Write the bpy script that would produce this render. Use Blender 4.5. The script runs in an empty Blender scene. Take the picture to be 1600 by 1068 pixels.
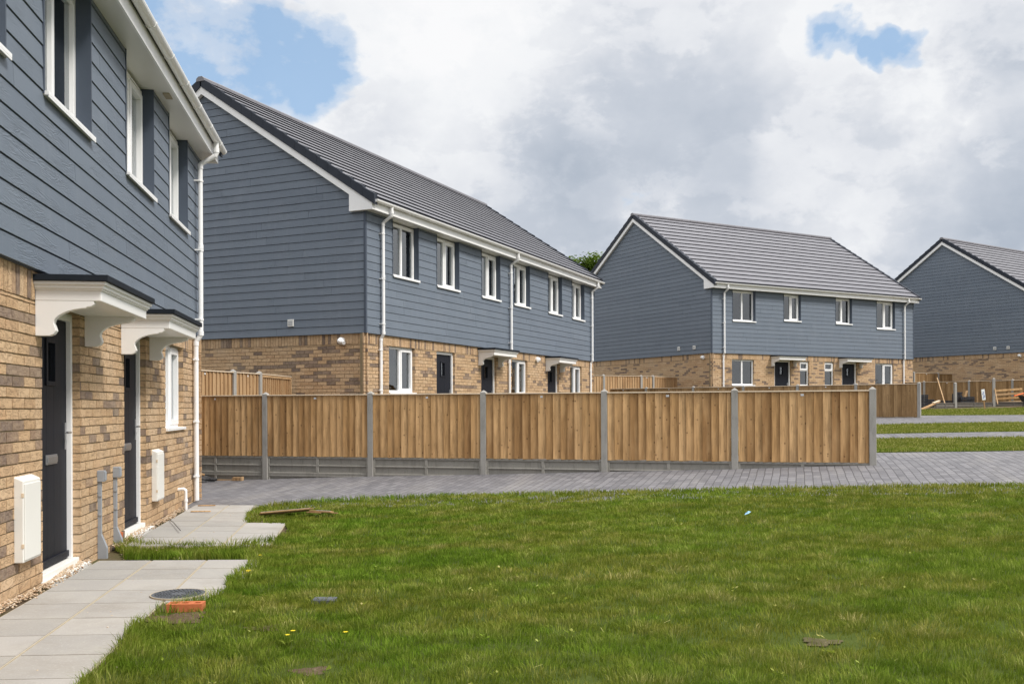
import bpy, bmesh, math, random
import numpy as np
from mathutils import Matrix, Vector

scene = bpy.context.scene
C = scene.collection
E0 = 1.286                       # eye height above the front path
R = math.radians

# ------------------------------------------------------------------ camera
cam_d = bpy.data.cameras.new("camera")
cam = bpy.data.objects.new("camera", cam_d)
C.objects.link(cam)
cam_d.sensor_width = 36.0
cam_d.lens = 1490.49 / 1600 * 36
cam_d.shift_y = (634.97 - 534.0) / 1600
cam_d.clip_end = 3000
_r = R(0.237)
_c, _s = math.cos(_r), math.sin(_r)
M = Matrix(((_c, _s, 0, 0), (0, 0, -1, 0), (-_s, _c, 0, E0), (0, 0, 0, 1)))
cam.matrix_world = M
scene.camera = cam

# ------------------------------------------------------------------ light
SUN_ROT, SUN_EL = R(118), R(50)
sd = Vector((math.sin(SUN_ROT) * math.cos(SUN_EL), math.cos(SUN_ROT) * math.cos(SUN_EL), math.sin(SUN_EL)))
sun_d = bpy.data.lights.new("sun", 'SUN')
sun_d.energy = 2.3
sun_d.angle = R(12)
sun_d.color = (1.0, 0.95, 0.88)
sun = bpy.data.objects.new("sun", sun_d)
sun.rotation_euler = sd.to_track_quat('Z', 'Y').to_euler()
C.objects.link(sun)

world = bpy.data.worlds.new("World")
scene.world = world
world.use_nodes = True


class NT:
    """small node-tree writer"""
    def __init__(s, nt):
        s.nt = nt

    def n(s, t, **k):
        o = s.nt.nodes.new(t)
        for a, v in k.items():
            if a.startswith('i_'):
                key = a[2:].replace('_', ' ')
                s.put(o.inputs[key], v)
            elif a.startswith('n') and a[1:].isdigit():
                s.put(o.inputs[int(a[1:])], v)
            else:
                setattr(o, a, v)
        return o

    def put(s, inp, v):
        if isinstance(v, bpy.types.NodeSocket):
            s.nt.links.new(v, inp)
        else:
            if hasattr(inp, 'default_value') and isinstance(v, tuple) and len(v) == 3 and inp.type == 'RGBA':
                v = (*v, 1)
            inp.default_value = v

    def math(s, op, a, b=0.0, clamp=False):
        o = s.n('ShaderNodeMath', operation=op, n0=a, n1=b)
        o.use_clamp = clamp
        return o.outputs[0]

    def ramp(s, fac, stops, interp='LINEAR'):
        o = s.n('ShaderNodeValToRGB', n0=fac)
        cr = o.color_ramp
        cr.interpolation = interp
        while len(cr.elements) < len(stops):
            cr.elements.new(0.5)
        for e, (p, c) in zip(cr.elements, stops):
            e.position = p
            e.color = (c, c, c, 1) if not isinstance(c, tuple) else (*c, 1)
        return o.outputs[0]

    def mix(s, fac, a, b, blend='MIX'):
        o = s.n('ShaderNodeMix', data_type='RGBA', blend_type=blend)
        s.put(o.inputs[0], fac)
        s.put(o.inputs[6], a)
        s.put(o.inputs[7], b)
        return o.outputs[2]

    def noise(s, vec, scale, detail=3, rough=.5, dist=0.0, col=False):
        o = s.n('ShaderNodeTexNoise', i_Scale=scale, i_Detail=detail, i_Roughness=rough, i_Distortion=dist)
        if vec is not None:
            s.put(o.inputs['Vector'], vec)
        return o.outputs[1 if col else 0]

    def mapping(s, vec, scale=(1, 1, 1), rot=(0, 0, 0), loc=(0, 0, 0)):
        o = s.n('ShaderNodeMapping', n0=vec)
        o.inputs['Scale'].default_value = scale
        o.inputs['Rotation'].default_value = rot
        o.inputs['Location'].default_value = loc
        return o.outputs[0]


def build_world():
    nt = world.node_tree
    nt.nodes.clear()
    w = NT(nt)
    tc = w.n('ShaderNodeTexCoord')
    d = tc.outputs['Generated']
    sky = w.n('ShaderNodeTexSky', sky_type='NISHITA', sun_disc=False)
    sky.sun_elevation = SUN_EL
    sky.sun_rotation = SUN_ROT
    sky.altitude = 50
    sky.air_density = 1.0
    sky.dust_density = 1.5
    sep = w.n('ShaderNodeSeparateXYZ', n0=d)
    zz = w.math('ADD', w.math('MAXIMUM', sep.outputs[2], 0.0), 0.30)
    u = w.math('DIVIDE', sep.outputs[0], zz)
    v = w.math('DIVIDE', sep.outputs[1], zz)
    pv = w.n('ShaderNodeCombineXYZ', n0=u, n1=v, n2=w.math('MULTIPLY', sep.outputs[2], 1.2)).outputs[0]
    nrm = w.n('ShaderNodeVectorMath', operation='NORMALIZE', n0=d).outputs[0]
    wob = w.noise(nrm, 9.0, 4, .6, 0, True)
    wv = w.n('ShaderNodeVectorMath', operation='MULTIPLY_ADD', n0=wob)
    wv.inputs[1].default_value = (.12, .12, .12)
    w.put(wv.inputs[2], nrm)
    nw = wv.outputs[0]

    def blob(px, py, rad, soft):
        x, y = (px - 800) / 1490.5, (635 - py) / 1490.5
        n = math.sqrt(x * x + 1 + y * y)
        k = .06
        vv = (x / n + k, 1 / n + k, y / n + k)
        dist = w.n('ShaderNodeVectorMath', operation='DISTANCE', n0=nw, n1=vv).outputs['Value']
        m = w.n('ShaderNodeMapRange', interpolation_type='SMOOTHSTEP', n0=dist)
        m.inputs[1].default_value = rad + soft
        m.inputs[2].default_value = max(rad - soft, 0)
        m.inputs[3].default_value = 0
        m.inputs[4].default_value = 1
        return m.outputs[0]

    def union(L):
        r = L[0]
        for q in L[1:]:
            r = w.math('MAXIMUM', r, q)
        return r
    holes = union([blob(270, 55, .075, .05), blob(380, 68, .062, .05), w.math('MULTIPLY', blob(480, 92, .055, .045), .9), w.math('MULTIPLY', blob(390, 25, .05, .05), .6), blob(1400, 66, .030, .02), blob(1375, 88, .022, .02),
                   w.math('MULTIPLY', blob(1310, 52, .030, .025), .85), blob(1345, 72, .022, .02), w.math('MULTIPLY', blob(900, 60, .012, .025), .45), blob(235, 10, .06, .04)])
    hole2 = union([blob(1330, 105, .07, .07), blob(560, 130, .09, .09), blob(870, 60, .06, .06)])
    dark = union([blob(1010, 200, .09, .11), blob(900, 290, .12, .11), blob(1130, 240, .08, .09), w.math('MULTIPLY', blob(880, 370, .14, .12), .95), w.math('MULTIPLY', blob(1180, 330, .12, .08), .7)])
    dark2 = union([blob(1590, 230, .07, .09), blob(1540, 130, .05, .08), blob(1600, 330, .06, .08), w.math('MULTIPLY', blob(1400, 350, .09, .1), .55),
                   w.math('MULTIPLY', blob(620, 220, .05, .06), .35)])
    cn = w.noise(pv, 1.1, 12, .58, .25)
    cn2 = w.noise(w.mapping(pv, loc=(3.1, 7.7, 1.3)), 2.3, 12, .6, .15)
    cn3 = w.noise(w.mapping(nrm, scale=(1, 1, 1.5)), 5.5, 12, .60, .15)
    cn4 = w.noise(w.mapping(nrm, scale=(1, 1, 1.6), loc=(2, 5, 1)), 11.0, 12, .60, .2)
    cn5 = w.noise(w.mapping(nrm, scale=(1, 1, 1.4), loc=(7, 1, 4)), 4.0, 12, .62, .1)
    # cloud cover: mostly closed, open at the holes, thin fringe around them
    cov = w.math('SUBTRACT', w.math('ADD', w.math('MULTIPLY', w.math('SUBTRACT', cn3, .5), 2.6), .90), w.math('ADD', w.math('MULTIPLY', holes, .82), w.math('MULTIPLY', hole2, .18)))
    cov = w.math('ADD', cov, w.math('MULTIPLY', w.math('SUBTRACT', cn4, .5), .5))
    cov = w.ramp(cov, [(.03, .12), (.22, .48), (.44, 1.0)], 'EASE')
    dk = w.math('MAXIMUM', dark, dark2)
    # billows with lit edges: two crisp layers over a soft base
    la = w.ramp(w.math('ADD', w.math('MULTIPLY', cn5, 1.0), w.math('MULTIPLY', dk, .10)), [(.49, 0.0), (.545, .75), (.66, 1.0)])
    lb = w.ramp(w.math('ADD', w.math('MULTIPLY', cn4, 1.0), w.math('MULTIPLY', dk, .07)), [(.50, 0.0), (.56, .8), (.7, 1.0)])
    shade = w.math('ADD', w.math('MULTIPLY', la, .19), w.math('MULTIPLY', lb, .12))
    shade = w.math('ADD', shade, w.math('MULTIPLY', w.math('SUBTRACT', cn3, .5), .75))
    shade = w.math('ADD', shade, w.math('MULTIPLY', w.math('SUBTRACT', cn2, .5), .25))
    shade = w.math('ADD', shade, w.math('MULTIPLY', dk, .44))
    lit = union([blob(1270, 220, .05, .07), w.math('MULTIPLY', blob(1180, 110, .10, .08), .7), blob(720, 160, .12, .10), blob(1450, 160, .05, .06), w.math('MULTIPLY', blob(960, 70, .12, .08), .8), w.math('MULTIPLY', blob(1330, 330, .07, .06), .7)])
    shade = w.math('SUBTRACT', w.math('ADD', shade, .155), w.math('MULTIPLY', lit, .26))
    ccol = w.ramp(shade, [(.0, (6.4, 6.42, 6.5)), (.24, (6.0, 6.1, 6.25)), (.42, (5.2, 5.35, 5.65)), (.62, (3.9, 4.2, 4.7)), (.98, (2.75, 3.15, 3.75))], 'LINEAR')
    # thick cloud is brightest overhead
    up = w.n('ShaderNodeMapRange', interpolation_type='SMOOTHSTEP', n0=sep.outputs[2])
    up.inputs[1].default_value = .40
    up.inputs[2].default_value = .95
    up.inputs[3].default_value = 1.0
    up.inputs[4].default_value = 2.35
    k = w.n('ShaderNodeCombineXYZ', n0=up.outputs[0], n1=up.outputs[0], n2=up.outputs[0]).outputs[0]
    ccol = w.mix(1.0, ccol, k, 'MULTIPLY')
    # keep the blue of the gaps close to the photograph's pale azure
    sk = w.mix(.5, w.mix(1.0, sky.outputs[0], (1.15, 1.15, 1.15), 'MULTIPLY'), (2.3, 3.9, 5.8))
    col = w.mix(cov, sk, ccol)
    bg = w.n('ShaderNodeBackground', i_Color=col, i_Strength=0.1)
    out = w.n('ShaderNodeOutputWorld')
    nt.links.new(bg.outputs[0], out.inputs[0])


build_world()
scene.view_settings.view_transform = 'Standard'
scene.view_settings.look = 'None'
scene.view_settings.gamma = 1
scene.view_settings.exposure = 0.58
scene.render.engine = 'CYCLES'


# ------------------------------------------------------------------ materials
def mat(name, fn):
    m = bpy.data.materials.new(name)
    m.use_nodes = True
    nt = m.node_tree
    nt.nodes.clear()
    w = NT(nt)
    sh = fn(w)
    out = w.n('ShaderNodeOutputMaterial')
    nt.links.new(sh, out.inputs[0])
    return m


def pri(w, col, rough=.6, spec=.5, normal=None, **k):
    o = w.n('ShaderNodeBsdfPrincipled')
    w.put(o.inputs['Base Color'], col)
    w.put(o.inputs['Roughness'], rough)
    w.put(o.inputs['Specular IOR Level'], spec)
    if normal is not None:
        w.put(o.inputs['Normal'], normal)
    for a, v in k.items():
        w.put(o.inputs[a.replace('_', ' ')], v)
    return o.outputs[0]


def bump(w, h, strength=.5, dist=.01):
    return w.n('ShaderNodeBump', i_Strength=strength, i_Distance=dist, i_Height=h).outputs[0]


def obj_co(w):
    return w.n('ShaderNodeTexCoord').outputs['Object']


def rnd(w):
    return w.n('ShaderNodeAttribute', attribute_name='rnd').outputs['Fac']


def m_clad(w):
    co = obj_co(w)
    r = rnd(w)
    off = w.n('ShaderNodeCombineXYZ', n0=w.math('MULTIPLY', r, 37.0), n1=w.math('MULTIPLY', r, 11.0), n2=w.math('MULTIPLY', r, 5.0)).outputs[0]
    v = w.n('ShaderNodeVectorMath', operation='ADD', n0=co, n1=off).outputs[0]
    st = w.mapping(v, scale=(1.0, 1.0, 9.0))
    base = w.noise(st, 1.9, 2, .5, .4)
    wv = w.math('SINE', w.math('MULTIPLY', base, 90.0))
    msk = w.ramp(w.noise(w.mapping(v, scale=(1, 1, 4)), 1.6, 2), [(.42, 0.0), (.6, 1.0)])
    fine = w.noise(w.mapping(v, scale=(3, 3, 60)), 4, 3, .6)
    h = w.math('ADD', w.math('MULTIPLY', w.math('MULTIPLY', wv, msk), .55), w.math('MULTIPLY', fine, .6))
    c = w.mix(r, (.122, .150, .190), (.141, .171, .213))
    dirt = w.noise(co, 1.7, 5, .65)
    c = w.mix(w.ramp(dirt, [(.5, 0.0), (.8, .22)]), c, (.23, .25, .28))
    rs = w.noise(w.mapping(co, scale=(3.0, 3.0, .35)), 2.2, 5, .7)
    c = w.mix(w.ramp(rs, [(.52, 0.0), (.72, .30)]), c, (.20, .225, .26))
    c = w.mix(w.math('MULTIPLY', fine, .22), c, (.2, .23, .28))
    return pri(w, c, .55, .38, bump(w, h, .55, .004))


def m_clad_shaded(w):  # cladding colour darkened, so shade of reveals and board gaps is painted in
    co = obj_co(w)
    return pri(w, w.mix(w.noise(co, 3, 4), (.060, .076, .104), (.075, .093, .124)), .6, .25)


BUFF = [(0.0, (.52, .345, .200)), (.25, (.58, .405, .245)), (.5, (.48, .315, .180)), (.7, (.61, .435, .275)), (.80, (.52, .335, .190)),
        (.84, (.22, .158, .125)), (.93, (.14, .108, .095)), (1.0, (.27, .20, .155))]


def m_brick(w):
    co = obj_co(w)
    r = rnd(w)
    c = w.ramp(r, BUFF)
    off = w.n('ShaderNodeCombineXYZ', n0=w.math('MULTIPLY', r, 91.0), n1=0.0, n2=w.math('MULTIPLY', r, 33.0)).outputs[0]
    v = w.n('ShaderNodeVectorMath', operation='ADD', n0=co, n1=off).outputs[0]
    n1 = w.noise(v, 14, 5, .7)
    crk = w.noise(w.mapping(v, scale=(1, 1, 2.2)), 9, 3, .6, 1.6)
    crk = w.math('ABSOLUTE', w.math('SUBTRACT', crk, .5))
    line = w.ramp(crk, [(.0, 1.0), (.035, 0.0)])
    c = w.mix(w.ramp(n1, [(.4, 0.0), (.8, .4)]), c, (.60, .44, .27))
    c = w.mix(w.math('MULTIPLY', line, .5), c, (.20, .12, .075))
    c = w.mix(w.ramp(w.noise(co, 2.1, 3), [(.4, 0.0), (.8, .25)]), c, (.52, .38, .25))
    bl = w.noise(w.mapping(co, loc=(5, 5, 5)), .9, 6, .7)
    c = w.mix(w.ramp(bl, [(.52, 0.0), (.70, .35)]), c, (.58, .47, .35))
    h = w.math('SUBTRACT', w.math('MULTIPLY', n1, .9), w.math('MULTIPLY', line, .8))
    return pri(w, c, .9, .2, bump(w, h, .8, .006))


def m_mortar(w):
    co = obj_co(w)
    return pri(w, w.mix(w.noise(co, 30, 4), (.21, .165, .10), (.29, .23, .145)), .95, .1, bump(w, w.noise(co, 90, 3), .5, .003))


def m_tile(w):
    co = obj_co(w)
    r = rnd(w)
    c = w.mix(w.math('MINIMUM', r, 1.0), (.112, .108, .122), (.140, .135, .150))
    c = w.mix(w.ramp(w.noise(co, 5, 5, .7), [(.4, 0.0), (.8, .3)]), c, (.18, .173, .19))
    edge = w.math('GREATER_THAN', r, 1.5)  # riser strips: shade under each tile course painted in near-black
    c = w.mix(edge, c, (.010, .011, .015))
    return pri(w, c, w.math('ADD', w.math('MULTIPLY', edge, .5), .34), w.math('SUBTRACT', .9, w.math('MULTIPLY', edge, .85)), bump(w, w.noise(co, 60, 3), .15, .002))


def m_verge(w):
    co = obj_co(w)
    return pri(w, w.mix(w.noise(co, 6, 4), (.018, .023, .034), (.030, .036, .050)), .55, .25)


def m_upvc(w):
    co = obj_co(w)
    c = w.mix(w.ramp(w.noise(w.mapping(co, scale=(1, 1, .3)), 5, 5, .7), [(.5, 0.0), (.85, .35)]), (.85, .85, .85), (.66, .645, .62))
    return pri(w, c, .32, .5)


def m_soffit(w):
    co = obj_co(w)
    c = w.mix(w.noise(co, 2, 4), (.80, .79, .77), (.72, .71, .69))
    return pri(w, c, .3, .5)


def m_door(w):
    co = obj_co(w)
    v = w.mapping(co, scale=(60, 60, 4))
    gr = w.noise(v, 1.5, 4, .65)
    sp = w.n('ShaderNodeSeparateXYZ', n0=co).outputs[0]
    gv = w.math('PINGPONG', sp, .055)
    pl = w.ramp(w.math('MULTIPLY', gv, 10.0), [(.0, 0.0), (.045, 1.0)])
    c = w.mix(gr, (.008, .009, .014), (.016, .018, .026))
    return pri(w, c, .5, .18, bump(w, w.math('ADD', w.math('MULTIPLY', gr, .3), pl), .35, .004))


def m_glass(w):
    f = w.n('ShaderNodeFresnel', i_IOR=1.55).outputs[0]
    f = w.math('ADD', w.math('MULTIPLY', f, 1.35), .08, True)
    co = obj_co(w)
    nm = bump(w, w.noise(co, 1.8, 2), .06, .05)
    t = w.n('ShaderNodeBsdfTransparent', i_Color=(.86, .90, .91))
    g = w.n('ShaderNodeBsdfGlossy', i_Color=(.95, .98, 1.0), i_Roughness=.015, i_Normal=nm)
    return w.n('ShaderNodeMixShader', n0=f, n1=t.outputs[0], n2=g.outputs[0]).outputs[0]


def simple(c1, c2, rough=.6, spec=.4, sc=8, bs=0.0, bd=.003, metallic=0.0, bsc=None):
    def fn(w):
        co = obj_co(w)
        n = w.noise(co, sc, 5, .65)
        nm = bump(w, w.noise(co, bsc or sc * 6, 4), bs, bd) if bs else None
        return pri(w, w.mix(n, c1, c2), rough, spec, nm, Metallic=metallic)
    return fn


def m_wood(tone):
    def fn(w):
        co = obj_co(w)
        r = rnd(w)
        off = w.n('ShaderNodeCombineXYZ', n0=w.math('MULTIPLY', r, 53.0), n1=w.math('MULTIPLY', r, 17.0), n2=w.math('MULTIPLY', r, 29.0)).outputs[0]
        v = w.n('ShaderNodeVectorMath', operation='ADD', n0=co, n1=off).outputs[0]
        g1 = w.noise(w.mapping(v, scale=(22, 22, 1.6)), 1.6, 5, .65, .6)
        g2 = w.noise(w.mapping(v, scale=(5, 5, .9)), 1.3, 3, .6)
        dark, mid, light = tone
        c = w.ramp(r, [(.0, dark), (.35, mid), (.75, light), (1.0, mid)])
        c = w.mix(w.ramp(g1, [(.38, .55), (.62, 0.0)]), c, tuple(q * .62 for q in dark))
        c = w.mix(w.ramp(g2, [(.45, 0.0), (.8, .55)]), c, tuple(min(q * 1.25, 1) for q in light))
        # knots
        kv = w.mapping(v, scale=(9, 9, 7.0))
        vo = w.n('ShaderNodeTexVoronoi', i_Scale=1.25, i_Randomness=1.0)
        w.put(vo.inputs['Vector'], kv)
        sel = w.n('ShaderNodeSeparateColor', n0=vo.outputs['Color']).outputs[0]
        kn = w.math('MULTIPLY', w.ramp(vo.outputs['Distance'], [(.06, 1.0), (.17, 0.0)]), w.math('GREATER_THAN', sel, .30))
        c = w.mix(w.math('MULTIPLY', kn, .8), c, (.085, .042, .018))
        sp = w.noise(w.mapping(v, scale=(1, 1, .5)), 55, 2)
        c = w.mix(w.ramp(sp, [(.70, 0.0), (.76, .6)]), c, (.09, .05, .025))
        blotch = w.noise(w.mapping(v, scale=(2, 2, .8)), 1.8, 4, .7)
        c = w.mix(w.ramp(blotch, [(.52, 0.0), (.75, .38)]), c, (.13, .085, .05))
        return pri(w, c, .8, .2, bump(w, w.math('ADD', g1, w.math('MULTIPLY', kn, -.5)), .4, .004))
    return fn


def m_concrete(c1, c2):
    def fn(w):
        co = obj_co(w)
        n = w.noise(co, 4, 6, .7)
        n2 = w.noise(w.mapping(co, scale=(1, 1, .25)), 16, 4, .7)
        c = w.mix(n, c1, c2)
        c = w.mix(w.ramp(n2, [(.5, 0.0), (.72, .4)]), c, tuple(q * .55 for q in c1))
        sp = w.noise(co, 130, 2)
        c = w.mix(w.ramp(sp, [(.62, 0.0), (.7, .5)]), c, tuple(q * .45 for q in c1))
        return pri(w, c, .9, .2, bump(w, sp, .4, .002))
    return fn


def m_slab(w):
    co = obj_co(w)
    r = rnd(w)
    c = w.mix(r, (.30, .288, .27), (.39, .372, .35))
    n = w.noise(co, 2.5, 5, .7)
    c = w.mix(w.ramp(n, [(.4, 0.0), (.75, .5)]), c, (.42, .395, .35))
    st = w.noise(w.mapping(co, loc=(3, 8, 0)), 1.1, 7, .72)
    c = w.mix(w.ramp(st, [(.50, 0.0), (.68, .5)]), c, (.25, .225, .19))
    sp = w.noise(co, 220, 2, .7)
    c = w.mix(w.ramp(sp, [(.58, 0.0), (.7, .35)]), c, (.23, .21, .19))
    sp2 = w.noise(co, 70, 3, .7)
    c = w.mix(w.ramp(sp2, [(.3, .28), (.45, 0.0)]), c, (.58, .55, .50))
    return pri(w, c, .88, .25, bump(w, w.math('ADD', sp, sp2), .25, .002))


def m_blockpave(w):
    co = w.mapping(obj_co(w), rot=(0, 0, R(-90 + 16.5)))
    # warp slightly so that courses are not ruler straight
    wn = w.noise(co, 1.1, 2, .5, 0, True)
    co2 = w.n('ShaderNodeVectorMath', operation='MULTIPLY_ADD', n0=wn)
    co2.inputs[1].default_value = (.03, .03, 0)
    w.put(co2.inputs[2], co)
    bt = w.n('ShaderNodeTexBrick', i_Color1=(0, 0, 0), i_Color2=(1, 1, 1), i_Mortar=(.5, .5, .5), i_Scale=1.0)
    bt.inputs['Mortar Size'].default_value = .006
    bt.inputs['Mortar Smooth'].default_value = .3
    bt.inputs['Brick Width'].default_value = .205
    bt.inputs['Row Height'].default_value = .104
    bt.offset = .5
    w.put(bt.inputs['Vector'], co2.outputs[0])
    col = w.n('ShaderNodeSeparateColor', n0=bt.outputs['Color']).outputs[0]
    c = w.mix(col, (.105, .102, .110), (.180, .174, .182))
    n = w.noise(co, 1.2, 5, .7)
    c = w.mix(w.ramp(n, [(.42, 0.0), (.8, .5)]), c, (.21, .202, .205))
    c = w.mix(w.ramp(w.noise(co, 45, 3, .7), [(.5, 0.0), (.75, .35)]), c, (.27, .26, .26))
    du = w.noise(w.mapping(co, scale=(.35, 1.6, 1)), .9, 6, .7)
    c = w.mix(w.ramp(du, [(.50, 0.0), (.66, .5)]), c, (.26, .245, .23))
    c = w.mix(w.math('MULTIPLY', bt.outputs['Fac'], .85), c, (.055, .052, .052))
    h = w.math('SUBTRACT', w.math('ADD', w.math('MULTIPLY', w.noise(co, 30, 3), .25), w.math('MULTIPLY', col, .3)), bt.outputs['Fac'])
    return pri(w, c, .8, .3, bump(w, h, .7, .006))


def m_grass(w):
    r = rnd(w)
    g = w.n('ShaderNodeNewGeometry').outputs['Position']
    big = w.noise(w.mapping(g, scale=(.45, 1.0, 1)), 1.1, 5, .65)
    mid = w.noise(w.mapping(g, scale=(.6, 1.0, 1)), 5.0, 3, .6)
    k = w.math('ADD', w.math('MULTIPLY', big, .75), w.math('MULTIPLY', mid, .35))
    green = w.ramp(r, [(.0, (.055, .110, .008)), (.4, (.128, .222, .020)), (.8, (.220, .322, .040)), (1.0, (.36, .42, .10))])
    dry = w.ramp(r, [(.0, (.120, .140, .016)), (.4, (.200, .225, .032)), (.72, (.31, .29, .075)), (1.0, (.52, .45, .20))])
    # drier towards the middle and the right of the lawn, lush along the path
    sx = w.n('ShaderNodeSeparateXYZ', n0=g)
    xr = w.n('ShaderNodeMapRange', n0=sx.outputs[0])
    xr.inputs[1].default_value = -2.0
    xr.inputs[2].default_value = 3.0
    fac = w.math('ADD', w.ramp(k, [(.46, 0.0), (.64, .95)]), w.math('MULTIPLY', xr.outputs[0], .34))
    yr = w.n('ShaderNodeMapRange', n0=sx.outputs[1])
    yr.inputs[1].default_value = 12.5
    yr.inputs[2].default_value = 20.0
    fac = w.math('ADD', w.math('SUBTRACT', fac, .02), w.math('MULTIPLY', yr.outputs[0], .55), True)
    c = w.mix(fac, green, dry)
    lush = w.ramp(w.noise(w.mapping(g, scale=(.7, 1.0, 1), loc=(4, 2, 0)), 2.1, 4, .6), [(.40, .0), (.62, 1.0)])
    c = w.mix(w.math('MULTIPLY', lush, .5), c, w.mix(1.0, c, (.52, .60, .42), 'MULTIPLY'))
    d = w.n('ShaderNodeBsdfDiffuse', i_Color=c)
    t = w.n('ShaderNodeBsdfTranslucent', i_Color=w.mix(.5, c, (.16, .26, .03)))
    a = w.n('ShaderNodeMixShader', n0=.32, n1=d.outputs[0], n2=t.outputs[0])
    return a.outputs[0]


def m_soil(w):
    co = obj_co(w)
    n = w.noise(co, 6, 6, .7)
    c = w.mix(n, (.065, .045, .028), (.15, .108, .070))
    c = w.mix(w.ramp(w.noise(co, 60, 3, .7), [(.58, 0.0), (.7, .6)]), c, (.30, .25, .19))
    c = w.mix(w.ramp(w.noise(co, .9, 4), [(.42, 0.0), (.6, .6)]), c, (.075, .092, .028))
    return pri(w, c, .95, .1, bump(w, w.noise(co, 45, 4), .8, .01))


def m_thatch(w):
    co = obj_co(w)
    n = w.noise(co, 9, 6, .75)
    c = w.mix(n, (.038, .060, .008), (.085, .105, .022))
    c = w.mix(w.ramp(w.noise(co, 2.2, 4), [(.64, 0.0), (.76, .5)]), c, (.11, .095, .045))
    return pri(w, c, .95, .1, bump(w, w.noise(co, 80, 4), .8, .01))


def m_gravel(w):
    r = rnd(w)
    c = w.ramp(r, [(.0, (.34, .20, .11)), (.3, (.55, .41, .27)), (.6, (.62, .50, .36)), (.8, (.38, .27, .18)), (1.0, (.72, .64, .53))])
    return pri(w, c, .8, .3)


def m_leaf(w):
    r = rnd(w)
    c = w.ramp(r, [(.0, (.045, .085, .014)), (.5, (.085, .14, .022)), (1.0, (.14, .19, .035))])
    d = w.n('ShaderNodeBsdfDiffuse', i_Color=c)
    t = w.n('ShaderNodeBsdfTranslucent', i_Color=w.mix(.5, c, (.16, .24, .03)))
    return w.n('ShaderNodeMixShader', n0=.35, n1=d.outputs[0], n2=t.outputs[0]).outputs[0]


MAT = {}
MAT['clad'] = mat('cladding_paint', m_clad)
MAT['trim'] = mat('cladding_paint_shaded', m_clad_shaded)
MAT['brick'] = mat('buff_brick', m_brick)
MAT['mortar'] = mat('mortar', m_mortar)
MAT['tile'] = mat('roof_tile', m_tile)
MAT['verge'] = mat('verge_plastic', m_verge)
MAT['upvc'] = mat('white_upvc', m_upvc)
MAT['soffit'] = mat('soffit_board', m_soffit)
MAT['door'] = mat('door_black', m_door)
MAT['glass'] = mat('window_glass', m_glass)
MAT['canopy'] = mat('canopy_grp', simple((.80, .79, .77), (.86, .85, .84), .4, .5, 3))
MAT['lead'] = mat('canopy_cap', simple((.008, .012, .018), (.024, .028, .035), .7, .12, 7, .3))
MAT['blind'] = mat('blind_fabric', simple((.84, .87, .88), (.90, .92, .92), .9, .1, 3))
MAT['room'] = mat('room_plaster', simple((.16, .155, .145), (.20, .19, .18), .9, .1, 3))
MAT['chrome'] = mat('brushed_metal', simple((.35, .36, .38), (.5, .5, .52), .35, .5, 20, 0, .003, .85))
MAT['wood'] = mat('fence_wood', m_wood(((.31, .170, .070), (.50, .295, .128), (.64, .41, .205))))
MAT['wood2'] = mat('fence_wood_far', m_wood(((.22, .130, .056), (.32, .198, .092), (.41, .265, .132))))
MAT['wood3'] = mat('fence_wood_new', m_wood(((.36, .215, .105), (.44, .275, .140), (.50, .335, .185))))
MAT['cap'] = mat('capping_wood', simple((.62, .50, .36), (.72, .60, .46), .8, .2, 12))
MAT['conc'] = mat('post_concrete', m_concrete((.27, .26, .24), (.40, .385, .36)))
MAT['conc3'] = mat('dusty_board', m_concrete((.13, .115, .10), (.20, .18, .16)))
MAT['conc2'] = mat('board_concrete', m_concrete((.24, .230, .205), (.36, .343, .31)))
MAT['slab'] = mat('paving_slab', m_slab)
MAT['sand'] = mat('joint_sand', simple((.36, .31, .23), (.50, .44, .34), .95, .1, 18, .4))
MAT['pave'] = mat('block_paving', m_blockpave)
MAT['soil'] = mat('soil', m_soil)
MAT['thatch'] = mat('turf_base', m_thatch)
MAT['grass'] = mat('grass_blades', m_grass)
MAT['gravel'] = mat('pea_gravel', m_gravel)
MAT['iron'] = mat('cast_cover', simple((.055, .062, .072), (.12, .13, .145), .6, .5, 25, .4))
MAT['redbrick'] = mat('red_brick', simple((.42, .115, .045), (.55, .19, .085), .85, .2, 20, .5))
MAT['black'] = mat('black_plastic', simple((.012, .012, .014), (.04, .04, .043), .45, .5, 6, .5, .02))
MAT['grey'] = mat('grey_plastic', simple((.26, .28, .31), (.34, .36, .39), .5, .4, 9))
MAT['meter'] = mat('meter_plastic', simple((.72, .71, .67), (.78, .77, .73), .4, .5, 3))
MAT['wall_white'] = mat('sill_paint', simple((.62, .60, .56), (.80, .79, .76), .8, .2, 16, .4))
MAT['blue'] = mat('blue_wrapper', simple((.05, .30, .55), (.5, .7, .85), .4, .5, 60))
MAT['orange'] = mat('orange_plastic', simple((.75, .13, .02), (.85, .18, .03), .5, .4, 9))
MAT['yellow'] = mat('yellow_petal', simple((.80, .60, .02), (.85, .70, .05), .7, .2, 9))
MAT['leaf'] = mat('leaves', m_leaf)
MAT['bark'] = mat('bark', simple((.07, .05, .035), (.12, .09, .06), .9, .2, 9, .5))
MAT['paper'] = mat('sign_board', simple((.72, .73, .75), (.80, .81, .82), .6, .3, 9))
MAT['ink'] = mat('sign_ink', simple((.05, .10, .32), (.08, .14, .40), .6, .3, 9))
MAT['block'] = mat('dark_blocks', simple((.022, .024, .030), (.065, .068, .078), .8, .3, 5, .4))

rng = random.Random(7)


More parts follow.
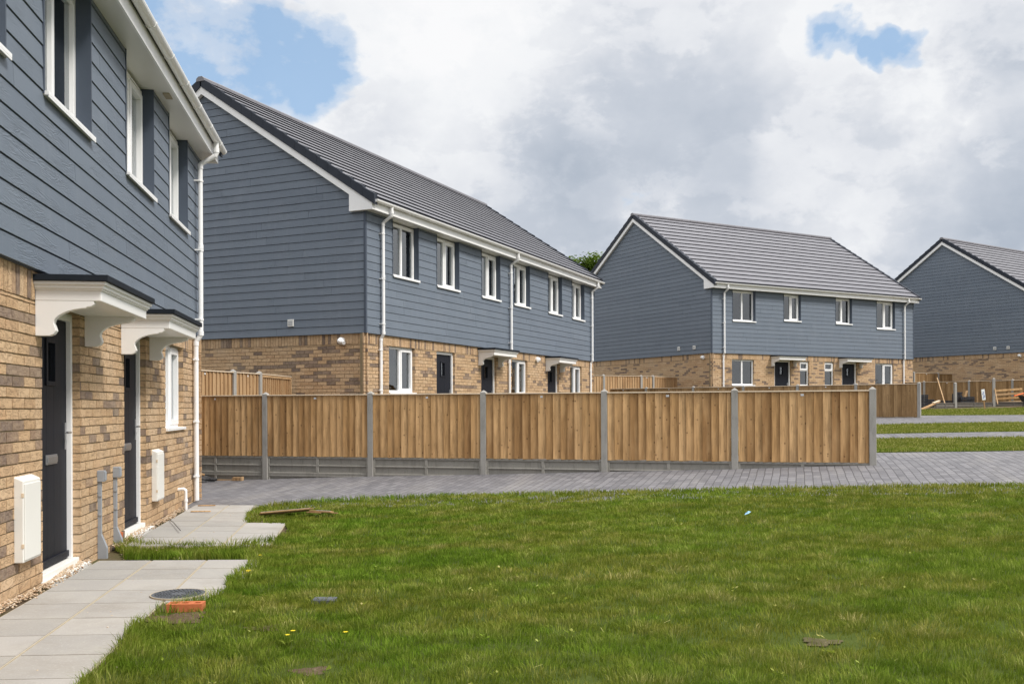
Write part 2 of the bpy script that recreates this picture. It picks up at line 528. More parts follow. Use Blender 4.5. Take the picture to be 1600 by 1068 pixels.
# ------------------------------------------------------------------ mesh builder
class MB:
    def __init__(s):
        s.v = []
        s.f = []
        s.r = []
        s.smooth = False

    def add(s, vs, fs, r=None):
        b = len(s.v)
        s.v.extend(vs)
        if r is None:
            r = rng.random()
        for f in fs:
            s.f.append([b + i for i in f])
            s.r.append(r)

    def box(s, x0, x1, y0, y1, z0, z1, r=None):
        s.add([(x0, y0, z0), (x1, y0, z0), (x1, y1, z0), (x0, y1, z0), (x0, y0, z1), (x1, y0, z1), (x1, y1, z1), (x0, y1, z1)],
              [(0, 3, 2, 1), (4, 5, 6, 7), (0, 1, 5, 4), (1, 2, 6, 5), (2, 3, 7, 6), (3, 0, 4, 7)], r)

    def hexa(s, p, r=None):
        s.add(p, [(0, 3, 2, 1), (4, 5, 6, 7), (0, 1, 5, 4), (1, 2, 6, 5), (2, 3, 7, 6), (3, 0, 4, 7)], r)

    def prism(s, poly, fn, t0, t1, r=None):
        """extrude 2-D polygon; fn(a,b,t)->xyz"""
        n = len(poly)
        vs = [fn(a, b, t0) for a, b in poly] + [fn(a, b, t1) for a, b in poly]
        fs = [tuple(range(n))[::-1], tuple(range(n, 2 * n))] + [(i, (i + 1) % n, n + (i + 1) % n, n + i) for i in range(n)]
        s.add(vs, fs, r)

    def tube(s, path, rad, seg=10, r=None, cap=True):
        P = [Vector(p) for p in path]
        rads = rad if isinstance(rad, (list, tuple)) else [rad] * len(P)
        vs, fs = [], []
        prev = None
        for i, p in enumerate(P):
            if i == 0:
                d = P[1] - P[0]
            elif i == len(P) - 1:
                d = P[-1] - P[-2]
            else:
                d = (P[i] - P[i - 1]).normalized() + (P[i + 1] - P[i]).normalized()
            d.normalize()
            a = Vector((0, 0, 1)) if abs(d.z) < .9 else Vector((1, 0, 0))
            if prev is not None:
                a = prev
            x = (a - d * a.dot(d)).normalized()
            prev = x
            y = d.cross(x)
            for k in range(seg):
                t = 2 * math.pi * k / seg
                vs.append(tuple(p + (x * math.cos(t) + y * math.sin(t)) * rads[i]))
        for i in range(len(P) - 1):
            for k in range(seg):
                k2 = (k + 1) % seg
                fs.append((i * seg + k, i * seg + k2, (i + 1) * seg + k2, (i + 1) * seg + k))
        if cap:
            fs.append(tuple(range(seg))[::-1])
            fs.append(tuple(range((len(P) - 1) * seg, len(P) * seg)))
        s.add(vs, fs, r)

    def build(s, name, m, parent=None, bevel=0.0, smooth=False, recalc=True):
        me = bpy.data.meshes.new(name)
        me.from_pydata(s.v, [], s.f)
        me.materials.append(MAT[m])
        if recalc and len(s.f) < 60000:
            bm = bmesh.new()
            bm.from_mesh(me)
            bmesh.ops.recalc_face_normals(bm, faces=bm.faces)
            bm.to_mesh(me)
            bm.free()
        a = me.attributes.new('rnd', 'FLOAT', 'FACE')
        a.data.foreach_set('value', s.r[:len(me.polygons)])
        if smooth:
            me.polygons.foreach_set('use_smooth', [True] * len(me.polygons))
        o = bpy.data.objects.new(name, me)
        C.objects.link(o)
        if parent is not None:
            o.parent = parent
        if bevel:
            b = o.modifiers.new('bevel', 'BEVEL')
            b.width = bevel
            b.segments = 2
            b.limit_method = 'ANGLE'
        return o


def thing(name, label, cat, loc=(0, 0, 0), rotz=0, group=None):
    o = bpy.data.objects.new(name, None)
    o.empty_display_size = .2
    C.objects.link(o)
    o.location = loc
    o.rotation_euler = (0, 0, rotz)
    return tag(o, label, cat, group)


def tag(o, label, cat, group=None):
    o['label'] = label
    o['category'] = cat
    if group:
        o['group'] = group
    return o


def structure(o, kind='structure'):
    o['kind'] = kind
    return o


def copy_tree(o, parent=None):
    c = o.copy()
    C.objects.link(c)
    if parent is not None:
        c.parent = parent
    for ch in list(o.children):
        copy_tree(ch, c)
    return c


# ------------------------------------------------------------------ terrain
CP = np.array([(-3.2,4,0),(-3.3,6,0),(-4.2,12.7,-.01),(-2.2,4,-.03),(-2.2,8,-.03),(-2.9,12.0,-.02),(-6,4,0),(-7,10,0),(-8,13,.02),
(-6.2,16.7,.03),(-4.17,16.13,.08),(-2.3,15.6,.16),(-.45,15.07,.22),(1.4,14.54,.29),(3.27,14.0,.36),(5.09,13.5,.44),
(0,-1,-.03),(0,4,0),(3,4,.05),(6,4,.12),(0,8,.05),(3,8,.12),(6,10.5,.33),(3,11,.23),(0,12,.1),(10,10,.5),
(8,15,.53),(9,19,.68),(12,20,.75),(15,20,.82),(12.5,29.5,.89),(10,25,.8),(17,35,1.08),(18,41,1.2),(22,38,1.3),(25,46,1.5),(20,28,1.0),
(-3,19.6,.53),(2.8,32.5,.53),(-7,21,.5),(0,19,.5),(7.7,37,1.05),(18,43,1.15),(3.7,44,1.05),(3,26,.6),
(0,80,1.6),(60,80,2.5),(-40,30,.5),(-40,0,0),(40,0,1.5),(50,30,2),(-40,80,1.2)], float)
_n = len(CP)


def _U(d2):
    return .5 * d2 * np.log(d2 + 1e-12)


_K = _U(((CP[:, None, :2] - CP[None, :, :2]) ** 2).sum(-1)) + np.eye(_n) * .02
_P = np.c_[np.ones(_n), CP[:, :2]]
_W = np.linalg.solve(np.block([[_K, _P], [_P.T, np.zeros((3, 3))]]), np.r_[CP[:, 2], 0, 0, 0])


def gnd(x, y):
    x = np.asarray(x, float)
    y = np.asarray(y, float)
    out = np.zeros(x.shape)
    for i in range(_n):
        d2 = (x - CP[i, 0]) ** 2 + (y - CP[i, 1]) ** 2
        out += _U(d2) * _W[i]
    return out + _W[_n] + _W[_n + 1] * x + _W[_n + 2] * y


def g1(x, y):
    return float(gnd(x, y))


def sample_poly(L, n):
    L = np.array(L, float)
    d = np.r_[0, np.cumsum(np.hypot(*(L[1:] - L[:-1]).T))]
    t = np.linspace(0, d[-1], n)
    return np.c_[np.interp(t, d, L[:, 0]), np.interp(t, d, L[:, 1])]


def ruled(name, m, lo, hi, n, k, dz):
    A, B = sample_poly(lo, n), sample_poly(hi, n)
    t = np.linspace(0, 1, k)[:, None, None]
    P = A[None] * (1 - t) + B[None] * t
    Z = gnd(P[..., 0], P[..., 1]) + dz
    vs = np.concatenate([P, Z[..., None]], -1).reshape(-1, 3)
    fs = [(j * n + i, j * n + i + 1, (j + 1) * n + i + 1, (j + 1) * n + i) for j in range(k - 1) for i in range(n - 1)]
    me = bpy.data.meshes.new(name)
    me.from_pydata([tuple(v) for v in vs], [], fs)
    me.materials.append(MAT[m])
    me.polygons.foreach_set('use_smooth', [True] * len(me.polygons))
    o = bpy.data.objects.new(name, me)
    C.objects.link(o)
    return structure(o)


def ground_sheet():
    xs = np.unique(np.r_[-1500, -600, -200, -80, np.arange(-44, 61, .8), 90, 200, 600, 1500])
    ys = np.unique(np.r_[-600, -200, -60, np.arange(-6, 80, .8), 110, 200, 500, 1600])
    X, Y = np.meshgrid(xs, ys)
    Z = gnd(np.clip(X, -40, 55), np.clip(Y, -6, 80)) - .012
    n = len(xs)
    me = bpy.data.meshes.new('ground')
    me.from_pydata([tuple(v) for v in np.c_[X.ravel(), Y.ravel(), Z.ravel()]], [],
                   [(j * n + i, j * n + i + 1, (j + 1) * n + i + 1, (j + 1) * n + i) for j in range(len(ys) - 1) for i in range(n - 1)])
    me.materials.append(MAT['soil'])
    me.polygons.foreach_set('use_smooth', [True] * len(me.polygons))
    o = bpy.data.objects.new('ground', me)
    C.objects.link(o)
    structure(o)


ground_sheet()
ruled('driveway', 'pave', [(-10, 11.5), (-4, 12.3), (-2, 12.2), (2, 11.3), (6, 10.4), (22, 7.5)], [(-10, 17.6), (0, 16.9), (5.94, 15.54), (8.22, 15.32), (22, 14.2)], 160, 40, .000)
LA = [(2, 16.1), (5.94, 15.54), (8.22, 15.32), (22, 14.2)]
LB = [(2, 19.6), (7.08, 18.52), (9.64, 17.97), (22, 15.6)]
LC = [(2, 20.7), (7.67, 20.07), (10.63, 19.81), (22, 18.8)]
LD = [(2, 25.2), (9.29, 24.29), (12.79, 23.83), (24, 22.4)]
LE = [(8, 33.4), (13.32, 31.16), (16.11, 30.03), (28, 25.4)]
LF = [(12, 36.9), (15.71, 36.31), (19.2, 35.78), (30, 34.1)]
ruled('path', 'pave', LB, LC, 60, 6, .003)
ruled('road', 'pave', LD, LE, 60, 24, .003)
ruled('verge', 'thatch', LA, LB, 60, 12, .006)
ruled('verge', 'thatch', LC, LD, 60, 14, .006)
ruled('verge', 'thatch', LE, LF, 60, 14, .006)

# lawn in front: polygon filled on a fine grid
LAWN = [(-1.95, 2.6), (-2.02, 4.3), (-2.08, 4.9), (-2.24, 5.56), (-2.26, 6.0), (-2.12, 6.42), (-2.02, 6.7), (-2.16, 7.2), (-2.18, 7.8), (-2.26, 8.22), (-3.40, 8.34), (-3.52, 8.62), (-3.74, 8.95), (-3.80, 9.45),
        (-3.50, 9.10), (-2.64, 9.08), (-2.38, 9.35), (-2.30, 9.9), (-2.56, 10.72), (-3.05, 10.84), (-3.22, 11.6), (-3.28, 12.1), (-3.15, 12.62), (-2.48, 12.98), (-.88, 12.90),
        (1.63, 12.19), (3.85, 11.49), (5.94, 11.08), (14, 9.6), (14, 2.6)]


def inside(px, py, poly):
    r = np.zeros(px.shape, bool)
    n = len(poly)
    for i in range(n):
        x0, y0 = poly[i]
        x1, y1 = poly[(i + 1) % n]
        c = ((y0 > py) != (y1 > py)) & (px < (x1 - x0) * (py - y0) / (y1 - y0 + 1e-12) + x0)
        r ^= c
    return r


def lawn_base():
    h = .06
    xs = np.arange(-4, 14, h)
    ys = np.arange(2.6, 13.2, h)
    X, Y = np.meshgrid(xs, ys)
    m = inside(X + h / 2, Y + h / 2, LAWN)
    Xv, Yv = np.meshgrid(np.r_[xs, xs[-1] + h], np.r_[ys, ys[-1] + h])
    Z = gnd(Xv, Yv) - .002 + .005 * np.sin(Xv * 9 + 2 * np.sin(Yv * 5)) * np.sin(Yv * 7)
    n = len(xs) + 1
    J, I = np.nonzero(m)
    fs = np.c_[J * n + I, J * n + I + 1, (J + 1) * n + I + 1, (J + 1) * n + I]
    used = np.unique(fs)
    mp = -np.ones(Xv.size, int)
    mp[used] = np.arange(len(used))
    V = np.c_[Xv.ravel(), Yv.ravel(), Z.ravel()][used]
    me = bpy.data.meshes.new('lawn')
    me.from_pydata(V.tolist(), [], mp[fs].tolist())
    me.materials.append(MAT['thatch'])
    me.polygons.foreach_set('use_smooth', [True] * len(me.polygons))
    o = bpy.data.objects.new('lawn', me)
    C.objects.link(o)
    structure(o)


lawn_base()
for (sx_, sy_, sr_, sa_) in ((-2.06, 5.88, .15, 1.15), (1.62, 5.02, .08, 1.2), (-2.75, 9.05, .05, 2.4), (-2.86, 10.98, .10, 1.8), (-1.0, 4.7, .07, 1.3), (-1.45, 5.6, .08, 1.3)):
    K = 28
    vs = [(sx_, sy_, g1(sx_, sy_) + .012)]
    for k in range(K):
        a = 2 * math.pi * k / K
        q = sr_ * (1 + .25 * math.sin(3 * a + sx_) + .15 * math.sin(7 * a))
        px_, py_ = sx_ + q * sa_ * math.cos(a), sy_ + q * math.sin(a)
        vs.append((px_, py_, g1(px_, py_) + .004))
    me = bpy.data.meshes.new('soil')
    me.from_pydata(vs, [], [(0, 1 + k, 1 + (k + 1) % K) for k in range(K)])
    me.materials.append(MAT['soil'])
    o = bpy.data.objects.new('soil', me)
    C.objects.link(o)
    structure(o)

# ------------------------------------------------------------------ front-house wall coordinates
TH1 = R(-8.68)
H1X, H1Y = -4.263, 12.6


def W1(s, out, z=0.0):
    return (H1X + s * math.sin(TH1) + out * math.cos(TH1), H1Y + s * math.cos(TH1) - out * math.sin(TH1), z)


def slab_path(cols, label_mat='slab'):
    """cols: list of (out0, out1, s0, s1); slabs of 0.45 m"""
    sb, jt = MB(), MB()
    for (o0, o1, s0, s1) in cols:
        k = 0
        s = s1
        while s > s0 + .02:
            a = max(s - .45, s0)
            g = .007
            dz = rng.uniform(-.0012, .0012)
            z = lambda o: .010 - .022 * o + dz
            p = [W1(s - g, o0 + g, z(o0) - .05), W1(s - g, o1 - g, z(o1) - .05), W1(a + g, o1 - g, z(o1) - .05), W1(a + g, o0 + g, z(o0) - .05),
                 W1(s - g, o0 + g, z(o0)), W1(s - g, o1 - g, z(o1)), W1(a + g, o1 - g, z(o1)), W1(a + g, o0 + g, z(o0))]
            sb.hexa(p)
            s = a
        z = lambda o: .005 - .022 * o
        p = [W1(s1, o0 - .004, z(o0) - .04), W1(s1, o1 + .002, z(o1) - .04), W1(s0, o1 + .002, z(o1) - .04), W1(s0, o0 - .004, z(o0) - .04),
             W1(s1, o0 - .004, z(o0)), W1(s1, o1 + .002, z(o1)), W1(s0, o1 + .002, z(o1)), W1(s0, o0 - .004, z(o0))]
        jt.hexa(p)
    o = structure(sb.build('path', label_mat))
    structure(jt.build('path_joint', 'sand', o))
    return o


slab_path([(.08, .505, -11.4, -4.64), (.515, .955, -11.4, -4.64), (.965, 1.405, -6.44, -4.64)])
slab_path([(.08, .505, -3.79, -.03), (.515, .955, -3.79, -.03), (.965, 1.405, -3.79, -1.99)])


# ------------------------------------------------------------------ houses
def FR(ox, oy, ux, uy, nx, ny):
    return lambda u, n, z: (ox + ux * u + nx * n, oy + uy * u + ny * n, z)


def cut(rect, holes):
    L = [rect]
    for h in holes:
        N = []
        for (a, b, c, d) in L:
            if h[0] >= b or h[1] <= a or h[2] >= d or h[3] <= c:
                N.append((a, b, c, d))
                continue
            if h[0] > a:
                N.append((a, h[0], c, d))
            if h[1] < b:
                N.append((h[1], b, c, d))
            m0, m1 = max(a, h[0]), min(b, h[1])
            if h[2] > c:
                N.append((m0, m1, c, h[2]))
            if h[3] < d:
                N.append((m0, m1, h[3], d))
        L = N
    return L


def bx(mb, F, u0, u1, n0, n1, z0, z1, r=None):
    mb.hexa([F(u0, n1, z0), F(u1, n1, z0), F(u1, n0, z0), F(u0, n0, z0), F(u0, n1, z1), F(u1, n1, z1), F(u1, n0, z1), F(u0, n0, z1)], r)


NB = -.05          # brick face, behind the cladding plane
CB = 2.28          # cladding bottom
SOF = 4.80


def brick_wall(mb, F, u0, u1, holes):
    j = lambda k=.0022: rng.uniform(-k, k)
    last = .3

    def one(a, b, c, d, r):
        n = NB + rng.uniform(-.001, .0035)
        mb.hexa([F(a + j(), n, c + j()), F(b + j(), n, c + j()), F(b, NB - .03, c), F(a, NB - .03, c),
                 F(a + j(), n, d + j()), F(b + j(), n, d + j()), F(b, NB - .03, d), F(a, NB - .03, d)], r)
    row = 0
    z = -.06
    while z < 2.06:
        zt = min(z + .065, 2.056)
        u = u0 - (.1125 if row % 2 else 0)
        while u < u1:
            a, b = max(u, u0), min(u + .215, u1)
            if b - a > .02:
                if rng.random() < (.30 if last > .8 else .08):
                    r = last
                else:
                    r = rng.random()
                    r = r if r < .80 or rng.random() < .78 else r * .8
                last = r
                for (p, q, c, d) in cut((a, b, z, zt), holes):
                    if q - p > .015 and d - c > .015:
                        one(p, q, c, d, min(1, max(0, r + rng.uniform(-.07, .07))) if r < .78 else min(1, r + rng.uniform(0, .05)))
            u += .225
        z += .075
        row += 1
    u = u0
    while u < u1 - .03:                       # soldier course
        b = min(u + .065, u1)
        r = rng.random()
        for (p, q, c, d) in cut((u, b, 2.068, 2.279), holes):
            if q - p > .01 and d - c > .02:
                one(p, q, c, d, r)
        u += .075
    for h in holes:                            # returns at the openings
        if h[3] > 2.2 or h[1] - h[0] < .3:
            pass
        for uu, sg in ((h[0], 1), (h[1], -1)):
            zz = -.06 + .075 * math.ceil((h[2] + .06) / .075 - .9)
            k = 0
            while zz < min(h[3], 2.06) - .01:
                c, d = max(zz, h[2]), min(zz + .065, h[3])
                if d > c + .01:
                    e = .004 * sg
                    a, b = sorted((uu - .02 * sg, uu + e))
                    mb.hexa([F(a, NB - .002, c), F(b, NB - .002, c), F(b, NB - .11, c), F(a, NB - .11, c),
                             F(a, NB - .002, d), F(b, NB - .002, d), F(b, NB - .11, d), F(a, NB - .11, d)],
                            rng.random() if k % 2 else rng.random() * .75)
                zz += .075
                k += 1


def boards(mb, bk, F, u0, u1, holes, top=SOF, rake=None):
    e, gp = .165, .009
    row = 0
    z = CB
    while True:
        zb, zt = z, z + e - gp
        if rake is None and zb >= top - .01:
            break
        if rake is not None:
            zA, mid, lo = rake
            half = (zA + .10 - zb) / .669
            if half < .1:
                break
            ua, ub = max(u0, mid - half), min(u1, mid + half)
            half2 = max((zA + .10 - zt) / .669, .01)
            ta, tb = max(u0, mid - half2), min(u1, mid + half2)
        else:
            ua, ub, ta, tb = u0, u1, u0, u1
            zt = min(zt, top - .002)
        joints = []
        x = u0 + rng.uniform(.8, 3.8)
        while x < u1:
            joints.append(x)
            x += 3.6
        edges = [ua] + [q for q in joints if ua + .2 < q < ub - .2 and ta + .2 < q < tb - .2] + [ub]
        nf = lambda zz: -.0 - .055 * (zz - z)
        for i in range(len(edges) - 1):
            r = rng.random()
            a, b = edges[i] + (.0022 if i else 0), edges[i + 1] - (.0022 if i < len(edges) - 2 else 0)
            if rake is not None:
                a2 = ta if i == 0 else a
                b2 = tb if i == len(edges) - 2 else b
                mb.hexa([F(a, nf(zb), zb), F(b, nf(zb), zb), F(b, -.034, zb), F(a, -.034, zb),
                         F(a2, nf(zt), zt), F(b2, nf(zt), zt), F(b2, -.034, zt), F(a2, -.034, zt)], r)
            else:
                for (p, q, c, d) in cut((a, b, zb, zt), holes):
                    if q - p < .005 or d - c < .004:
                        continue
                    mb.hexa([F(p, nf(c), c), F(q, nf(c), c), F(q, -.034, c), F(p, -.034, c),
                             F(p, nf(d), d), F(q, nf(d), d), F(q, -.034, d), F(p, -.034, d)], r)
        z += e
        row += 1
    if rake is None:
        for (a, b, c, d) in cut((u0, u1, CB + .01, top + .25), [(h[0], h[1], h[2], top + 1) for h in holes]):
            bx(bk, F, a, b, -.14, -.034, c, d)
    else:
        zA, mid, lo = rake
        poly = [(u0, CB + .01), (u1, CB + .01), (u1, zA - .669 * (u1 - mid) + .05), (mid, zA + .05), (u0, zA - .669 * (mid - u0) + .05)]
        bk.prism(poly, lambda a, b, t: F(a, t, b), -.14, -.034)


def window(par, F, u0, u1, z0, z1, style='centre', blind=None, upstairs=False, sill=True):
    f = MB()
    n0, n1 = -.19, -.12
    w = .052
    top = w if not upstairs else w + .02
    bx(f, F, u0, u1, n0, n1, z0, z0 + w)
    bx(f, F, u0, u1, n0, n1, z1 - top, z1)
    bx(f, F, u0, u0 + w, n0, n1, z0 + w, z1 - top)
    bx(f, F, u1 - w, u1, n0, n1, z0 + w, z1 - top)
    panes = []
    zi0, zi1 = z0 + w, z1 - top
    if style == 'side':
        zm = z0 + (z1 - z0) * .64
        bx(f, F, u0 + w, u1 - w, n0, n1, zm - .025, zm + .025)
        panes = [(u0 + w, u1 - w, zi0, zm - .025, False), (u0 + w, u1 - w, zm + .025, zi1, True)]
    else:
        k = {'centre': .5, 'left': .5, 'right': .5, 'both': .5}[style]
        um = u0 + (u1 - u0) * k
        bx(f, F, um - .03, um + .03, n0, n1, zi0, zi1)
        panes = [(u0 + w, um - .03, zi0, zi1, style in ('left', 'both')), (um + .03, u1 - w, zi0, zi1, style in ('right', 'both'))]
    # trickle vents
    for a, b in ((.12, .42), (.56, .86)):
        bx(f, F, u0 + (u1 - u0) * a, u0 + (u1 - u0) * b, n1, n1 + .014, z1 - .036, z1 - .018)
    gl = MB()
    for (a, b, c, d, sash) in panes:
        if sash:
            q = .045
            for (p0, p1, q0, q1) in ((a - .012, b + .012, c - .012, c + q), (a - .012, b + .012, d - q, d + .012), (a - .012, a + q, c + q, d - q), (b - q, b + .012, c + q, d - q)):
                bx(f, F, p0, p1, n0 + .02, n1 + .016, q0, q1)
            a, b, c, d = a + q, b - q, c + q, d - q
        bx(gl, F, a, b, n1 - .045, n1 - .038, c, d, 0)
    win = f.build('window', 'upvc', par, bevel=.003)
    gl.build('pane', 'glass', win)
    if sill:
        s = MB()
        if upstairs:
            bx(s, F, u0 - .012, u1 + .035, -.12, .035, z0 - .028, z0 + .002)
            bx(s, F, u0 - .012, u1 + .035, .028, .035, z0 - .045, z0 - .028)
        else:
            bx(s, F, u0 + .004, u1 + .03, -.125, -.02, z0 - .03, z0 + .004)
        s.build('sill', 'upvc', win, bevel=.003)
    if blind:
        b = MB()
        for (a, c) in blind:
            b = MB()
            ua, ub = u0 + (u1 - u0) * a, u0 + (u1 - u0) * c
            x = ua
            while x < ub:
                e = min(x + .085, ub)
                b.add([F(x, -.235, z0), F(e, -.26, z0), F(e, -.26, z1 - .02), F(x, -.235, z1 - .02)], [(0, 1, 2, 3)])
                x += .08
            b.build('blind', 'blind', win, recalc=False)
    return win


def jamb(mb, F, u0, u1, z0, z1):
    bx(mb, F, u0 - .022, u0, -.135, .004, z0 - .02, z1)
    bx(mb, F, u1, u1 + .022, -.135, .004, z0 - .02, z1)


def door(par, F, u0, u1, z0=.05, z1=2.062, handle=True):
    w = .062
    d = MB()
    a, b = u0 + w, u1 - w
    c, e = z0 + .02, z1 - w
    lu0, lu1, lz0, lz1 = (a + b) / 2 - .085, (a + b) / 2 + .085, 1.50, 1.80
    for (p, q, s, t) in cut((a, b, c, e), [(lu0, lu1, lz0, lz1)]):
        bx(d, F, p, q, -.185, -.14, s, t)
    for (p, q, s, t) in cut((lu0 - .035, lu1 + .035, lz0 - .035, lz1 + .035), [(lu0, lu1, lz0, lz1)]):
        bx(d, F, p, q, -.15, -.125, s, t)
    bx(d, F, a, b, -.14, -.120, c, c + .05)
    dr = d.build('door', 'door', par, bevel=.003)
    f = MB()
    bx(f, F, u0, u0 + w, -.19, -.11, z0, z1)
    bx(f, F, u1 - w, u1, -.19, -.11, z0, z1)
    bx(f, F, u0 + w, u1 - w, -.19, -.11, z1 - w, z1)
    bx(f, F, u0 + w, u0 + w + .012, -.14, -.10, z0, z1 - w)
    bx(f, F, u1 - w - .012, u1 - w, -.14, -.10, z0, z1 - w)
    f.build('door_frame', 'upvc', dr, bevel=.003)
    g = MB()
    bx(g, F, lu0, lu1, -.168, -.162, lz0, lz1, 0)
    g.build('door_light', 'glass', dr)
    l = MB()
    bx(l, F, (a + b) / 2 - .13, (a + b) / 2 + .13, -.14, -.126, .85, .925)
    bx(l, F, (a + b) / 2 - .115, (a + b) / 2 + .115, -.126, -.118, .865, .912)
    l.build('letterbox', 'chrome', dr, bevel=.003)
    if handle:
        h = MB()
        u = b - .055
        bx(h, F, u - .015, u + .015, -.14, -.13, .95, 1.17)
        h.tube([F(u, -.135, 1.09), F(u, -.09, 1.09), F(u - .11, -.085, 1.09)], .009, 8)
        h.build('handle', 'chrome', dr)
    t = MB()
    bx(t, F, u0 + .004, u1 - .004, -.19, -.06, -.03, z0)
    bx(t, F, u0 - .02, u1 + .02, -.06, .03, -.05, z0 - .04)
    t.build('threshold', 'wall_white', dr, bevel=.004)
    return dr


def canopy(par, F, u0, u1, br2):
    b = MB()
    for ins, za, zb in ((.018, 2.180, 2.206), (.034, 2.155, 2.181), (.046, 2.142, 2.156), (.058, 2.066, 2.143)):
        bx(b, F, u0 + ins, u1 - ins, -.05, .463 - ins, za, zb)
    cn = b.build('canopy', 'canopy', par, bevel=.005)
    t = MB()
    bx(t, F, u0, u1, -.05, .466, 2.206, 2.252)
    t.build('canopy_cap', 'lead', cn, bevel=.004)
    prof = [(-.05, 2.067), (.350, 2.067), (.357, 2.045), (.335, 2.028), (.30, 2.022)]
    for i in range(9):
        a = i / 8 * math.pi / 2
        prof.append((.30 - .225 * math.sin(a), 1.925 + .090 * math.cos(a) + (-.02 * i / 8)))
    prof += [(.085, 1.875), (.092, 1.850), (.075, 1.825), (.045, 1.812), (-.05, 1.812)]
    for ua in (u0 + .06, br2):
        k = MB()
        k.prism(prof, lambda a, z, t: F(t, a, z), ua, ua + .06)
        k.build('bracket', 'canopy', cn, bevel=.004)
    return cn


def downpipe(par, F, u, base=.02):
    p = MB()
    p.tube([F(u, .28, 4.96), F(u, .28, 4.79), F(u, .265, 4.755), F(u, .085, 4.645), F(u, .065, 4.60), F(u, .065, 2.31), F(u, .058, 2.275), F(u, .008, 2.205), F(u, .0, 2.17), F(u, .0, base)], .034, 12)
    for z in (4.60, 3.5, 2.31, 2.17):
        n = .065 if z > 2.25 else .0
        p.tube([F(u, n, z - .03), F(u, n, z + .03)], .040, 12)
    p.tube([F(u, .28, 4.80), F(u, .28, 4.86)], .041, 12)
    for z in (4.40, 3.45, 2.50, 1.95, 1.1, .35):
        n = .065 if z > 2.25 else 0
        p.tube([F(u, n, z - .012), F(u, n, z + .012)], .041, 12)
        bx(p, F, u - .062, u - .03, (-.03 if z < 2.25 else -.01), n + .012, z - .010, z + .010)
    return p.build('downpipe', 'upvc', par, smooth=False, bevel=0)


def gutter(par, F, u0, u1):
    g = MB()
    cn, cz, r = .282, 4.985, .056
    prof = [(cn + r * math.cos(a), cz + r * math.sin(a)) for a in [math.pi + math.pi * i / 12 for i in range(13)]]
    prof += [(cn + (r - .004) * math.cos(a), cz + (r - .004) * math.sin(a)) for a in [2 * math.pi - math.pi * i / 12 for i in range(13)]]
    g.prism(prof, lambda a, z, t: F(t, a, z), u0, u1)
    for ue in (u0, u1 - .006):
        g.prism([(cn + (r + .003) * math.cos(a), cz + (r + .003) * math.sin(a)) for a in [math.pi + math.pi * i / 12 for i in range(13)]], lambda a, z, t: F(t, a, z), ue, ue + .006)
    ring = [(cn + (r + .006) * math.cos(a), cz + (r + .006) * math.sin(a)) for a in [math.pi + math.pi * i / 12 for i in range(13)]]
    ring += [(cn + (r) * math.cos(a), cz + (r) * math.sin(a)) for a in [2 * math.pi - math.pi * i / 12 for i in range(13)]]
    u = u1 - .45
    while u > u0:
        g.prism(ring, lambda a, z, t: F(t, a, z), u - .018, u + .018)
        bx(g, F, u - .02, u + .02, .215, .235, 4.955, 5.0)
        u -= .84
    return g.build('gutter', 'upvc', par, smooth=False)


def lamp(par, F, u, z):
    l = MB()
    l.tube([F(u, NB, z), F(u, NB + .05, z)], [.075, .075], 16)
    l.tube([F(u, NB + .05, z), F(u, NB + .09, z - .012), F(u, NB + .12, z - .03)], [.068, .060, .030], 16)
    l.tube([F(u - .06, NB + .04, z - .02), F(u - .11, NB + .10, z - .05)], [.03, .038], 12)
    return l.build('wall_light', 'upvc', par)


def vent(par, F, u, z, n=.0):
    v = MB()
    bx(v, F, u - .075, u + .075, n, n + .025, z - .075, z + .075)
    v2 = v.build('vent', 'meter', par, bevel=.003)
    w = MB()
    for k in range(3):
        bx(w, F, u - .055, u + .055, n + .025, n + .029, z - .05 + k * .037, z - .03 + k * .037)
    w.build('vent_slot', 'grey', v2)


